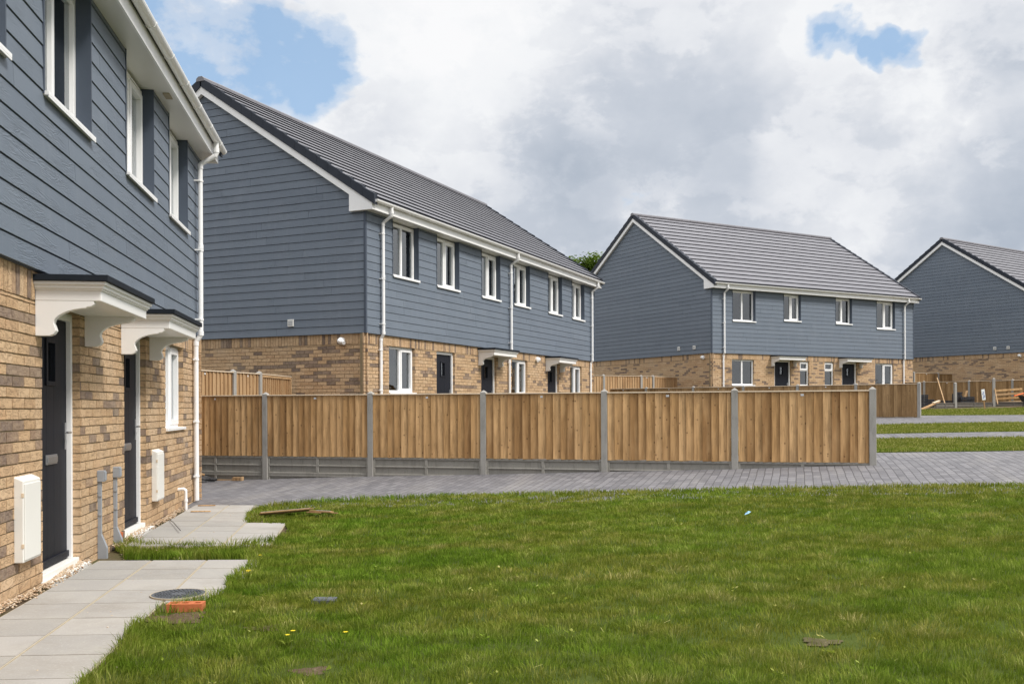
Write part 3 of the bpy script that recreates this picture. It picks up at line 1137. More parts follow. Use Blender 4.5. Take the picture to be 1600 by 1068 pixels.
def house(label, ox, oy, phi, zbase, L, D, fw, fd, canopies, pipes, x0=0.0, gable=(True, False), extras=None, front_detail=True, roof_u0=None, front_tiles=True, glab=None):
    """local x runs along the front, local y goes back into the house"""
    t = thing('house', label, 'house', (ox, oy, zbase), phi, 'blue clad houses of the estate')
    F = FR(0, 0, 1, 0, 0, -1)
    GL = FR(x0, 0, 0, 1, -1, 0)
    GR = FR(L, 0, 0, 1, 1, 0)
    BK = FR(0, D, 1, 0, 0, 1)
    zA = 7.735 + .669 * (D / 2 - 4.23)
    gw = [w for w in fw if w[2] < 2.2]
    uw = [w for w in fw if w[2] > 2.2]
    gh = [(w[0], w[1], w[2], w[3]) for w in gw] + [(a, b, -.1, 2.062) for a, b in fd]
    uh = [(w[0], w[1], w[2], SOF + .3) for w in uw]
    # --- brick ground floor
    br, mo = MB(), MB()
    if front_detail:
        brick_wall(br, F, x0, L, gh)
    for (a, b, c, d) in cut((x0 + .01, L - .01, -.3, CB + .02), gh):
        bx(mo, F, a, b, NB - .10, NB - .007, c, d)
    for GG, on in ((GL, gable[0]), (GR, gable[1])):
        if on:
            brick_wall(br, GG, 0, D, [])
        bx(mo, GG, .058, D - .06, NB - .10, NB - .007, -.3, CB + .02)
    bx(mo, BK, x0 + .06, L - .06, NB - .10, NB - .007, -.3, CB + .02)
    wl = mo.build('ground_floor_wall', 'mortar', t)
    br.build('brickwork', 'brick', wl)
    # --- cladding
    cl, bk = MB(), MB()
    tr = .045
    jm = [(h[0] - .02, h[1] + .02, h[2] - .02, h[3]) for h in uh]
    boards(cl, bk, F, x0 + tr, L - tr, jm)
    for GG in (GL, GR):
        boards(cl, bk, GG, tr, D - tr, [], rake=(zA, D / 2, 0))
    bx(bk, BK, x0 + .1, L - .1, -.14, -.034, CB, SOF + .3)
    cw = bk.build('upper_wall', 'trim', t)
    cl.build('cladding', 'clad', cw)
    tm = MB()
    for (fx, ax) in ((x0, 1), (L, -1)):
        a, b = sorted((fx, fx + tr * ax))
        tm.box(a, b, -.006, .03, CB - .002, SOF)
        a, b = sorted((fx - .006 * ax, fx))
        tm.box(a, b, -.006, tr, CB - .002, SOF)
        tm.box(*sorted((fx - .006 * ax, fx + .03 * ax)), D - tr, D + .006, CB - .002, SOF)
    for w in uw:
        jamb(tm, F, w[0], w[1], w[2], SOF - .002)
    # drip trim under the cladding hides the step back to the brick
    bx(tm, F, x0 + .05, L - .05, -.12, -.02, CB - .006, CB - .001)
    for GG in (GL, GR):
        bx(tm, GG, .05, D - .05, -.12, -.02, CB - .006, CB - .001)
    tm.build('corner_trim', 'trim', cw)
    # --- eaves
    so = MB()
    bx(so, F, x0 - .085, L + .085, -.20, .198, SOF, SOF + .014)
    so.build('soffit', 'soffit', t)
    fa = MB()
    bx(fa, F, x0 - .095, L + .095, .198, .222, SOF - .012, SOF + .19)
    for s in (1, -1):
        GG, xx = (GL, x0) if s == 1 else (GR, L)
        q = .34
        zi = lambda y: zA - .669 * abs(y - D / 2)
        for back in (0, 1):
            my = (lambda y: D - y) if back else (lambda y: y)
            poly = [(-.1975, SOF - .012), (q, SOF - .012), (q, zi(q) + .003), (D / 2, zA), (D / 2, zA + .17), (-.1975, zi(-.1975) + .17)]
            fa.prism(poly, lambda a, z, tt: GG(my(a), tt, z), .004, .092)
    bx(fa, BK, x0 - .09, L + .09, .1985, .222, SOF - .012, SOF + .19)
    fa.build('bargeboard', 'upvc', t)
    gutter(t, F, x0 - .07, L + .13)
    for u in pipes:
        downpipe(t, F, u)
    # --- roof
    ro = MB()
    zi = lambda y: zA - .669 * abs(y - D / 2)
    y0 = -.285
    n = int(round((D / 2 - y0) / (.279 if D < 9 else .318)))
    gy = (D / 2 - .02 - y0) / n
    ra, rb = x0 - .015, L + .015
    for i in range(n):
        ya, yb = y0 + i * gy, y0 + (i + 1) * gy + .02
        za, zb = zi(ya) + .346, zi(yb) + .318 - .008
        for back in (0, 1):
            my = (lambda y: D - y) if back else (lambda y: y)
            if back or not front_tiles:
                ro.hexa([(ra, my(ya), za - .026), (rb, my(ya), za - .026), (rb, my(yb), zb - .02), (ra, my(yb), zb - .02), (ra, my(ya), za), (rb, my(ya), za), (rb, my(yb), zb), (ra, my(yb), zb)])
                continue
            x = ra - (.16 if i % 2 else 0)
            while x < rb:
                a, b = max(x + .001, ra), min(x + .329, rb)
                dz = rng.uniform(-.0008, .0008)
                if b - a > .02:
                    ro.hexa([(a, ya, za - .045 + dz), (b, ya, za - .045 + dz), (b, yb, zb - .02), (a, yb, zb - .02), (a, ya, za + dz), (b, ya, za + dz), (b, yb, zb), (a, yb, zb)])
                    ro.add([(a - .002, ya - .0012, za - .040 + dz), (b + .002, ya - .0012, za - .040 + dz), (b + .002, ya - .0012, za - .001 + dz), (a - .002, ya - .0012, za - .001 + dz)], [(0, 1, 2, 3)], 2.0)  # dark strip over the tile front, standing in for riser shade
                x += .33
    un = MB()
    poly = [(-.24, zi(-.24) + .20), (D / 2, zA + .20), (D + .24, zi(-.24) + .20), (D + .24, zi(-.24) + .298), (D / 2, zA + .298), (-.24, zi(-.24) + .298)]
    un.prism(poly, lambda a, z, tt: (tt, a, z), ra + .01, rb - .01)
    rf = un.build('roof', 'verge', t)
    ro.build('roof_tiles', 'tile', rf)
    for (xa, xb) in ((x0 - .118, x0 + .015), (L - .015, L + .118)):
        ve = MB()
        for back in (0, 1):
            my = (lambda y: D - y) if back else (lambda y: y)
            for i in range(n):
                ya, yb = y0 + i * gy, min(y0 + (i + 1) * gy, D / 2)
                lo = .162
                ve.prism([(my(ya + .004), zi(ya) + lo), (my(yb), zi(yb) + lo), (my(yb), zi(yb) + .355), (my(ya + .004), zi(ya) + .385)], lambda a, z, tt: (tt, a, z), xa, xb)
        ve.build('verge_cap', 'verge', rf)
    ri = MB()
    x = x0 - .13
    pr = [(-.115, -.095), (-.105, -.03), (-.05, .012), (.05, .012), (.105, -.03), (.115, -.095)]
    while x < L + .12:
        e = min(x + .445, L + .13)
        ri.prism([(D / 2 + a, zA + .37 + z) for a, z in pr], lambda a, z, tt: (tt, a, z), x, e)
        x += .45
    ri.build('ridge_tile', 'tile', rf)
    # --- openings
    for w in gw:
        window(t, F, w[0], w[1], w[2], w[3], w[4], w[5] if len(w) > 5 else None, False, w[4] != 'side' and (w[2] > 1))
    for w in uw:
        window(t, F, w[0], w[1], w[2], SOF - .03, w[4], w[5] if len(w) > 5 else None, True)
    for a, b in fd:
        door(t, F, a, b)
    for (a, b, c) in canopies:
        canopy(t, F, a, b, c)
    if extras:
        extras(t, F, GL, GR)
    # inner rooms: floor between storeys, ground slab and plastered party walls
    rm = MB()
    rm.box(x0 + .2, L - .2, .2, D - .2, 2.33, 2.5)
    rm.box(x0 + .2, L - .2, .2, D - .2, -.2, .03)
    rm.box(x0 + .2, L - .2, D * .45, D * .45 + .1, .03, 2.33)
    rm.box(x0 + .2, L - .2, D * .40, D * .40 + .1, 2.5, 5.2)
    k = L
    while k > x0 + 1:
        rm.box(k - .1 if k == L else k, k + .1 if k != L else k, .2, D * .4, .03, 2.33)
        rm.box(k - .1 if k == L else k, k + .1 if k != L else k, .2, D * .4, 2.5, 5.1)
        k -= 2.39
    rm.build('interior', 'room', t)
    return t


def phi_of(th_deg):
    return math.pi / 2 - R(th_deg)


# window blinds: fractions of the opening covered by strips
B_FULL, B_L, B_R, B_SIDES = [(0.04, .96)], [(.04, .42)], [(.6, .96)], [(.04, .3), (.8, .96)]


def h1_extras(t, F, GL, GR):
    for (u, z0, z1) in ((-6.21, .24, .825), (-2.02, .25, .825)):
        m = MB()
        m.hexa([F(u, .012, z0), F(u + .345, .012, z0), F(u + .345, NB, z0), F(u, NB, z0), F(u, .012, z1 - .03), F(u + .345, .012, z1 - .03), F(u + .345, NB, z1), F(u, NB, z1)])
        o = m.build('meter_box', 'meter', t, bevel=.006)
        d = MB()
        bx(d, F, u + .015, u + .33, .012, .020, z0 + .015, z1 - .05)
        d.build('meter_door', 'meter', o, bevel=.004)
        for zz in (z0 + .10, z1 - .14):
            h = MB()
            bx(h, F, u - .003, u + .010, .0, .015, zz, zz + .028)
            h.build('hinge', 'cap', o)
    for u in (-4.16, -3.63):
        c = MB()
        bx(c, F, u - .032, u + .032, NB, .012, .635, .735)
        bx(c, F, u - .027, u + .027, .012, .020, .645, .725)
        j = c.build('cable_box', 'grey', t, bevel=.004)
        k = MB()
        bx(k, F, u - .018, u + .016, NB, -.018, .17, .635)
        k.prism([(NB, .17), (-.018, .17), (.03, .05), (.03, -.09), (NB, -.09)], lambda a, z, tt: F(tt, a, z), u - .022, u + .020)
        for zz in (.33, .5):
            bx(k, F, u - .024, u - .016, -.04, -.012, zz, zz + .02)
        k.build('conduit', 'grey', j, bevel=.003)
    o = MB()
    o.tube([F(-.52, NB, .255), F(-.52, .02, .262), F(-.52, .045, .24), F(-.52, .045, -.02)], .021, 10)
    o.tube([F(-.52, .045, .10), F(-.52, .045, .13)], .026, 10)
    o.build('overflow_pipe', 'upvc', t)
    v = MB()
    bx(v, F, -2.0, -1.8, .08, .15, SOF - .012, SOF + .002)
    v.build('soffit_vent', 'sand', t)
    s = MB()
    bx(s, F, -6.0, -5.0, .0, .001, 1.0, 1.001)


house('nearest blue clad brick house on the left, cut by the photo edge, two canopied doors', H1X, H1Y, phi_of(-8.68), 0.0, .99, 8.46,
      [(-1.25, -.13, 1.04, 2.062, 'right'),
       (-7.66, -6.48, 3.60, 0, 'right', B_L), (-5.70, -4.52, 3.60, 0, 'centre', B_L), (-3.29, -2.09, 3.60, 0, 'right', B_L), (-1.23, -.07, 3.60, 0, 'right', B_L)],
      [(-5.63, -4.68), (-3.22, -2.27)], [(-5.83, -4.27, -4.55), (-3.39, -1.81, -2.105)], [.52], x0=-13.42, gable=(False, True), extras=h1_extras, front_tiles=False)


def h2_extras(t, F, GL, GR):
    vent(t, GL, 1.88, 2.55)
    lamp(t, GL, .62, 2.13)
    lamp(t, F, 9.27, 2.13)
    for k in range(1):
        v = MB()
        v.tube([GL(3.2, .0, 5.2), GL(3.2, .004, 5.2)], .03, 10)


house('long blue clad brick terrace with six upstairs windows behind the long fence', -2.999, 19.629, phi_of(23.99), .541, 14.38, 8.46,
      [(.98, 2.10, 1.06, 2.062, 'right', B_R), (7.48, 8.60, 1.06, 2.062, 'right', B_SIDES), (12.09, 13.21, 1.06, 2.062, 'right', B_L),
       (1.08, 2.19, 3.60, 0, 'centre', [(.04, .45), (.52, .78)]), (3.07, 4.20, 3.60, 0, 'right', [(.04, .45), (.55, .80)]), (5.49, 6.62, 3.60, 0, 'right', [(.04, .5)]),
       (7.54, 8.67, 3.60, 0, 'right', [(.1, .4)]), (10.12, 11.25, 3.60, 0, 'right'), (12.17, 13.33, 3.60, 0, 'right', [(.05, .45)])],
      [(3.12, 4.06), (5.53, 6.47), (10.15, 11.09)], [(5.31, 6.86, 6.58), (9.94, 11.48, 11.20)], [.58, 7.22, 13.96], extras=h2_extras)


def h3_extras(t, F, GL, GR):
    vent(t, GL, 1.95, 2.54)
    vent(t, GL, 1.01, 2.54)
    lamp(t, GL, .54, 2.13)


house('distant blue clad pair of houses with four upstairs windows, right of the terrace', 7.755, 36.99, phi_of(60.01), 1.061, 11.95, 9.74,
      [(1.08, 2.27, 1.04, 2.05, 'centre', None), (4.83, 5.37, 1.04, 2.05, 'side', B_FULL), (6.28, 6.86, 1.04, 2.05, 'side', B_FULL), (9.43, 10.65, 1.04, 2.05, 'right', None),
       (1.09, 2.29, 3.58, 0, 'centre', B_FULL), (3.88, 4.83, 3.70, 0, 'right', B_FULL), (6.92, 7.90, 3.70, 0, 'left', B_FULL), (9.49, 10.67, 3.58, 0, 'right', B_FULL)],
      [(3.38, 4.32), (7.33, 8.27)], [(3.15, 4.74, 4.45), (7.1, 8.72, 8.42)], [.60, 11.26], extras=h3_extras)


def h4_extras(t, F, GL, GR):
    vent(t, GL, 2.0, 2.54)
    vent(t, GL, 1.33, 2.54)
    lamp(t, GL, .80, 2.13)


_th4 = R(-34.22)
house('farthest blue clad house at the right edge, only its gable wall and grey roof showing', 14.0 - 19.9 * math.sin(_th4), 62.319 - 19.9 * math.cos(_th4), phi_of(55.78), 1.545, 12.0, 9.5,
      [(1.08, 2.27, 1.04, 2.05, 'centre'), (1.09, 2.29, 3.58, 0, 'centre', B_FULL), (3.88, 4.83, 3.70, 0, 'right', B_FULL), (6.92, 7.90, 3.70, 0, 'left', B_FULL), (9.49, 10.67, 3.58, 0, 'right', B_FULL)],
      [(3.38, 4.32)], [(3.15, 4.74, 4.45)], [.60, 11.26], extras=h4_extras)


# ------------------------------------------------------------------ fences
def fence(label, pts, ztop, ph, ngb, wm='wood', front=-1, framed=(), posts=None, zg=None, capw=.055, boards_w=.118, tags=True, panels=True):
    ox, oy = pts[0]
    t = thing('fence', label, 'fence', (ox, oy, 0), 0, 'timber panel fences with concrete posts')
    for i, (x, y) in enumerate(pts):
        if posts is not None and i not in posts:
            continue
        p = MB()
        a, b = pts[max(i - 1, 0)], pts[min(i + 1, len(pts) - 1)]
        d = Vector((b[0] - a[0], b[1] - a[1], 0)).normalized()
        q = Vector((-d.y, d.x, 0))
        h = .047
        zt = (ztop if not callable(ztop) else ztop(i)) + .012
        zb = g1(x, y) - .25
        c = []
        for z, k in ((zb, 1), (zt - .0, 1), (zt + .035, .12)):
            for s1, s2 in ((-1, -1), (1, -1), (1, 1), (-1, 1)):
                v = Vector((x - ox, y - oy, z)) + d * (h * s1 * k) + q * (h * s2 * k)
                c.append(tuple(v))
        p.add(c, [(3, 2, 1, 0), (8, 9, 10, 11)] + [(j, (j + 1) % 4, 4 + (j + 1) % 4, 4 + j) for j in range(4)] + [(4 + j, 4 + (j + 1) % 4, 8 + (j + 1) % 4, 8 + j) for j in range(4)])
        p.build('post', 'conc', t, bevel=.006)
    for i in range(len(pts) - 1):
        (xa, ya), (xb, yb) = pts[i], pts[i + 1]
        d = Vector((xb - xa, yb - ya, 0))
        L = d.length
        d.normalize()
        q = Vector((-d.y, d.x, 0)) * (-front)     # towards the viewer side when front=-1 -> -q
        q = -q
        F = lambda u, n, z: tuple(Vector((xa - ox, ya - oy, z)) + d * u + q * n)
        zt = ztop if not callable(ztop) else (ztop(i) + ztop(i + 1)) / 2
        zb = zt - ph
        e0, e1 = .05, L - .05
        if panels:
            pm = MB()
            u = e0
            k = 0
            while u < e1 - .02:
                w = boards_w * rng.uniform(.88, 1.12)
                b = min(u + w, e1)
                dz = rng.uniform(-.004, .004)
                o = min(b + .02, e1)
                pm.hexa([F(u + .004, .040, zb + dz), F(o, .016, zb + dz), F(o, .006, zb + dz), F(u + .004, .022, zb + dz),
                         F(u + .004, .040, zt - .018), F(o, .016, zt - .018), F(o, .006, zt - .018), F(u + .004, .022, zt - .018)])
                u = b
                k += 1
            for zr in (zb + .10, zb + ph * .5, zt - .14):
                bx(pm, F, e0, e1, -.03, .008, zr, zr + .04)
            if i in framed:
                for (p0, p1, p2, p3) in ((e0, e1, zt - .07, zt - .028), (e0, e0 + .04, zb, zt - .07), (e1 - .04, e1, zb, zt - .07)):
                    bx(pm, F, p0, p1, .030, .048, p2, p3)
            po = pm.build('panel', wm, t)
            cp = MB()
            bx(cp, F, e0 - .003, e1 + .003, .014 - capw / 2, .024 + capw / 2, zt - .018, zt - .001)
            cp.build('capping_rail', 'cap', po, bevel=.003)
            if tags:
                tg = MB()
                um = L / 2 + rng.uniform(-.03, .03)
                bx(tg, F, um - .022, um + .022, .031, .034, zt - .078, zt - .048)
                tg.build('staple_tag', 'paper', po)
        for k in range(ngb):
            z1 = (zb if panels else (ztop if not callable(ztop) else ztop(i))) - .002 - k * .302
            if not panels:
                z1 = zg(i) + .16
            z0 = z1 - .30
            gm = MB()
            bx(gm, F, e0 - .01, e1 + .01, -.022, .004, z0, z1)
            for (p0, p1, p2, p3) in ((e0 - .01, e1 + .01, z1 - .035, z1), (e0 - .01, e1 + .01, z0, z0 + .035), (e0 - .01, e1 + .01, z0 + .138, z0 + .162),
                                     (e0 - .01, e0 + .03, z0 + .035, z0 + .138), (e0 - .01, e0 + .03, z0 + .162, z1 - .035),
                                     (e1 - .03, e1 + .01, z0 + .035, z0 + .138), (e1 - .03, e1 + .01, z0 + .162, z1 - .035),
                                     (L / 2 - .025, L / 2 + .025, z0 + .035, z0 + .138), (L / 2 - .025, L / 2 + .025, z0 + .162, z1 - .035)):
                bx(gm, F, p0, p1, .004, .024, p2, p3)
            gm.build('gravel_board', 'conc2' if panels else 'conc3', t, bevel=.006)
    return t


def line_pts(x, y, th, L):
    return [(x + s * math.sin(th), y + s * math.cos(th)) for s in L]


TF = R(105.96)
fence('long fence of orange brown panels on grooved concrete boards, nearest the lawn',
      line_pts(0, 14.941, TF, [-6.26, -4.33, -2.40, -.465, 1.465, 3.40, 5.30]), 0.215 + E0, 1.03, 2)
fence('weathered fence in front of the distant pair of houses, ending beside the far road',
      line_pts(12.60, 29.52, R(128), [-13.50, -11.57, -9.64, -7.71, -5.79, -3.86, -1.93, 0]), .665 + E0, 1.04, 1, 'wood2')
fence('short pale fence meeting the brick gable of the terrace, behind the long fence',
      [(-5.62, 15.80), (-5.13, 17.55), (-4.88, 18.42), (-4.72, 20.30)], .66 + E0, 1.45, 1, 'wood3', framed=(2,), posts=(0, 1, 2))
fence('short fence ending at the gable of the distant pair of houses',
      [(1.9, 35.3), (3.48, 36.25), (5.03, 37.15), (5.53, 37.42), (6.70, 38.72)], 1.17 + E0, 1.45, 1, 'wood3', framed=(3,), posts=(1, 2, 3))
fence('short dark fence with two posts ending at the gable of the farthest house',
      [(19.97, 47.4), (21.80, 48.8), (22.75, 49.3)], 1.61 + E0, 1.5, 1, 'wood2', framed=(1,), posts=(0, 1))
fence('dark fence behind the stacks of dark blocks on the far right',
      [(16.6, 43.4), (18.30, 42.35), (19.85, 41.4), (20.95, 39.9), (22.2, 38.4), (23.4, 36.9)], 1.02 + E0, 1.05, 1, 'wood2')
fence('unfinished fence of two bare concrete posts and low boards before the wooden pallet',
      [(16.75, 37.75), (17.75, 38.2), (19.42, 38.45), (20.75, 37.9), (22.0, 37.2)], lambda i: [2.1, 2.14, 2.32, 2.2, 2.2][i], 1.0, 1, posts=(1, 2), panels=False, zg=lambda i: 1.20 + .02 * i)


# ------------------------------------------------------------------ things lying around
def brick_thing(label, x, y, z, rz, L=.215, Wd=.1025, H=.065, holes=3, tilt=(0, 0)):
    m = MB()
    hs = []
    for k in range(holes):
        cx = -L / 2 + L * (k + .5) / holes
        hs.append((cx - .018, cx + .018, -.02, .02))
    for (a, b, c, d) in cut((-L / 2, L / 2, -Wd / 2, Wd / 2), hs):
        m.box(a, b, c, d, 0, H)
    m.box(-L / 2 + .002, L / 2 - .002, -Wd / 2 + .002, Wd / 2 - .002, 0, H * .3)
    o = m.build('brick', 'redbrick', None)
    o.location = (x, y, z)
    o.rotation_euler = (tilt[0], tilt[1], rz)
    return tag(o, label, 'brick')


brick_thing('orange red brick with holes at the grass edge beside the round drain cover', -2.09, 6.10, -.022, R(4), L=.222)
brick_thing('broken orange brick standing by the second door step in the grass', -3.87, 9.20, -.01, R(70), L=.16, H=.11, holes=2, tilt=(.15, .1))

m = MB()
cov = MB()
N = 40
cov.prism([(.178 * math.cos(2 * math.pi * k / N), .178 * math.sin(2 * math.pi * k / N)) for k in range(N)], lambda a, b, t: (a, b, t), -.03, .010)
# raised radial pattern
for ring_ in range(3, 9):
    rr = ring_ * .0185
    nn = int(2 * math.pi * rr / .028)
    for k in range(nn):
        a = 2 * math.pi * (k + .5 * (ring_ % 2)) / nn
        cx, cy = rr * math.cos(a), rr * math.sin(a)
        cov.prism([(cx + .008 * math.cos(b + a), cy + .008 * math.sin(b + a)) for b in (0, math.pi / 2, math.pi, 3 * math.pi / 2)], lambda p, q, t: (p, q, t), .010, .015)
o = cov.build('drain_cover', 'iron', None)
o.location = (-2.32, 6.62, -.010)
tag(o, 'round dark metal drain cover set in the grey paving slabs', 'drain cover')
fr = MB()
for k in range(N):
    a0, a1 = 2 * math.pi * k / N, 2 * math.pi * (k + 1) / N
    r0, r1 = .180, .187
    fr.hexa([(r0 * math.cos(a0), r0 * math.sin(a0), 0), (r1 * math.cos(a0), r1 * math.sin(a0), 0), (r1 * math.cos(a1), r1 * math.sin(a1), 0), (r0 * math.cos(a1), r0 * math.sin(a1), 0),
             (r0 * math.cos(a0), r0 * math.sin(a0), .011), (r1 * math.cos(a0), r1 * math.sin(a0), .011), (r1 * math.cos(a1), r1 * math.sin(a1), .011), (r0 * math.cos(a1), r0 * math.sin(a1), .011)])
fr.build('mortar_ring', 'sand', o)

m = MB()
m.box(-.075, .075, -.06, .06, -.03, .002)
m.box(-.06, .06, -.045, .045, .002, .006)
o = m.build('water_cover', 'iron', None, bevel=.004)
o.location = (-1.25, 6.33, g1(-1.25, 6.33) + .018)
tag(o, 'small grey square cover nearly hidden in the lawn', 'utility cover')

# offcuts of board on the lawn
m = MB()
m.box(-.30, .30, -.07, .07, 0, .018)
m.box(-.29, .33, -.082, -.070, .0, .012)
m.box(-.31, .28, -.05, .085, -.014, -.001)
o = m.build('board_offcut', 'wood2', None, bevel=.002)
o.location = (-2.74, 11.52, g1(-2.74, 11.52) + .055)
o.rotation_euler = (R(-9), R(-3), R(18))
tag(o, 'long pale board offcut propped on the lawn near the slab path', 'board offcut')
tp = MB()
tp.box(-.29, .29, -.066, .066, .018, .021)
tp.build('top_face', 'grey', o)
m = MB()
m.box(-.13, .13, -.08, .06, 0, .02)
m.box(-.16, .02, -.10, .02, -.012, .0)
m.box(.02, .20, -.04, .02, -.006, .006)
o = m.build('board_offcut', 'wood2', None, bevel=.002)
o.location = (-2.28, 11.40, g1(-2.28, 11.4) + .05)
o.rotation_euler = (R(-6), R(2), R(-8))
tag(o, 'short splintered board offcut in the grass, right of the long one', 'board offcut')
tp = MB()
tp.box(-.06, .10, -.05, .05, .02, .023)
tp.build('top_face', 'grey', o)

# battens at the end of the second path
for lab, x, y, a, L in (('thin timber batten on the slabs at the foot of the downpipe', -3.98, 12.42, 5, .11), ('thin pale stick on the slabs beside the overflow pipe', -3.83, 11.72, 2, .12)):
    m = MB()
    m.box(-L, L, -.012, .012, 0, .012)
    o = m.build('timber_batten', 'wood', None, bevel=.002)
    o.location = (x, y, .012)
    o.rotation_euler = (0, 0, R(a))
    tag(o, lab, 'batten')

# black sack against the fence
bm = bmesh.new()
bmesh.ops.create_icosphere(bm, subdivisions=4, radius=1)
rr = random.Random(3)
for v in bm.verts:
    x, y, z = v.co
    n = math.sin(x * 7 + 2 * y) * .06 + math.sin(z * 11 + x * 5) * .05 + math.sin(y * 13 - x * 9) * .05
    k = 1 + n
    zz = z * .095 * (1.15 - .45 * x * .6) * k
    v.co = (x * .42 * k, y * .17 * k, max(zz * 1.25, -.02) + .0)
me = bpy.data.meshes.new('plastic_sack')
bm.to_mesh(me)
bm.free()
me.materials.append(MAT['black'])
o = bpy.data.objects.new('plastic_sack', me)
C.objects.link(o)
o.location = (-5.45, 16.26, g1(-5.45, 16.2) + .03)
o.rotation_euler = (0, 0, R(-12))
tag(o, 'crumpled black plastic sack lying against the foot of the long fence', 'plastic sack')
m = MB()
m.box(-.04, .04, -.02, .02, 0, .03)
o = m.build('timber_chip', 'wood3', None, bevel=.004)
o.location = (-5.27, 16.2, g1(-5.27, 16.2) + .115)
o.rotation_euler = (.3, .2, .5)
tag(o, 'small pale timber chip on top of the black sack', 'timber chip')
m = MB()
m.box(-.09, .06, -.035, .035, 0, .06)
m.box(.06, .085, -.045, .045, 0, .065)
o = m.build('timber_block', 'wood3', None, bevel=.003)
o.location = (-4.64, 16.14, g1(-4.64, 16.14))
o.rotation_euler = (0, 0, R(-10))
tag(o, 'yellow timber block lying on the paving below the long fence', 'timber block')
m = MB()
m.box(-.32, .32, -.012, .012, 0, .02)
o = m.build('timber_batten', 'wood3', None)
o.location = (-4.98, 16.3, g1(-4.98, 16.3))
o.rotation_euler = (0, 0, R(-14))
tag(o, 'long thin timber batten between the black sack and the timber block', 'batten')

# blue wrapper on the lawn
m = MB()
m.add([(-.035, -.01, .0), (.0, -.02, .012), (.035, .0, .03), (.01, .02, .035), (-.02, .015, .012), (.0, .0, .02)], [(0, 1, 5), (1, 2, 5), (2, 3, 5), (3, 4, 5), (4, 0, 5), (0, 4, 3, 2, 1)])
o = m.build('sweet_wrapper', 'blue', None)
o.location = (2.36, 9.57, g1(2.36, 9.57) + .045)
tag(o, 'tiny blue and white wrapper dropped on the lawn', 'wrapper')

# bent wire by the second door
m = MB()
w0 = W1(-1.75, .10, .02)
w1 = W1(-2.2, .22, .03)
w2 = W1(-2.9, .42, .03)
m.tube([w0, W1(-1.95, .14, .03), w1, w2], .004, 6)
o = m.build('cable', 'black', None)
tag(o, 'thin dark cable curling over the slabs below the second meter box', 'cable')

# flowers: little yellow blooms along the grass edge
spots = [(-1.99, 7.22, 3, 'pair of yellow flowers at the lawn edge level with the drain cover'), (-2.14, 8.10, 1, 'yellow flower at the lawn corner by the end of the front path'),
         (-1.22, 5.15, 2, 'two small yellow flowers in the near lawn at the bottom left'), (-.93, 5.16, 1, 'yellow flower among broad leaves, right of the near pair')]
for x, y, k, lab in spots:
    t = thing('wild_flower', lab, 'flower', (x, y, g1(x, y)), 0, 'yellow wild flowers in the lawn')
    st, pt = MB(), MB()
    fr_ = random.Random(int(x * 100))
    for i in range(k):
        dx, dy, h = fr_.uniform(-.03, .03), fr_.uniform(-.06, .06), fr_.uniform(.055, .095)
        st.tube([(dx * .3, dy * .3, 0), (dx * .8, dy * .8, h * .6), (dx, dy, h)], .0016, 5)
        for p in range(7):
            a = 2 * math.pi * p / 7
            pt.add([(dx, dy, h), (dx + .011 * math.cos(a - .35), dy + .011 * math.sin(a - .35), h + .004), (dx + .016 * math.cos(a), dy + .016 * math.sin(a), h + .003), (dx + .011 * math.cos(a + .35), dy + .011 * math.sin(a + .35), h + .004)], [(0, 1, 2, 3)])
    for i in range(8):
        a = fr_.uniform(0, 6.3)
        L = fr_.uniform(.03, .055)
        st.add([(0, 0, .005), (L * .5 * math.cos(a - .3), L * .5 * math.sin(a - .3), .035), (L * math.cos(a), L * math.sin(a), .04), (L * .5 * math.cos(a + .3), L * .5 * math.sin(a + .3), .035)], [(0, 1, 2, 3)])
    st.build('stem', 'grass', t)
    pt.build('petals', 'yellow', t, recalc=False)

# ------------------------------------------------------------------ builders' materials far right
def stack(label, x, y, n, w, d, rz):
    m = MB()
    z = 0
    for k in range(n):
        a, b = rng.uniform(-.012, .012), rng.uniform(-.012, .012)
        m.box(-w / 2 + a, -.004 + a, -d / 2 + b, d / 2 + b, z, z + .062)
        m.box(.004 + a, w / 2 + a, -d / 2 + b, d / 2 + b, z + .001, z + .061)
        z += .068
    o = m.build('block_stack', 'block', None, bevel=.004)
    o.location = (x, y, g1(x, y) - .01)
    o.rotation_euler = (0, 0, rz)
    return tag(o, label, 'stack of blocks', 'stacks of dark grey paving blocks')


def at(px, Y):
    return ((px - 800) / 1490.5 * Y + 0.0, Y)


for lab, px, Y, top, w in (('tall stack of dark blocks just right of the far fence end post', 1444.0, 39.6, 614, .30), ('lower stack of dark blocks beside the tall one by the end post', 1453.5, 39.9, 622, .28),
                           ('short stack of grey blocks at the foot of the leaning stick', 1471.5, 38.6, 629, .30), ('low dark block stack between the leaning stick and the bare post', 1478.5, 40.2, 623, .36),
                           ('narrow stack of dark blocks right behind the bare post', 1491.0, 40.0, 613, .16), ('tallest stack of dark blocks, right of the bare post', 1497.6, 40.2, 610, .24), ('middle sized dark block stack right of the tallest one', 1506.5, 40.0, 617.5, .30),
                           ('separate dark block stack standing alone before the sign stake', 1517.0, 40.2, 619, .24)):
    x, y = at(px, Y)
    gz = g1(x, y)
    zt = (632.3 - top) / 1490.5 * Y + E0
    stack(lab, x, y, max(3, int((zt - gz) / .068)), w, .3, R(rng.uniform(-25, -5)))


def stick(name, label, cat, p0, p1, w, t, m='wood3'):
    b = MB()
    a, c = Vector(p0), Vector(p1)
    d = c - a
    L = d.length
    b.box(-w / 2, w / 2, -t / 2, t / 2, 0, L)
    o = b.build(name, m, None, bevel=.003)
    o.location = a
    o.rotation_euler = d.to_track_quat('Z', 'Y').to_euler()
    return tag(o, label, cat)


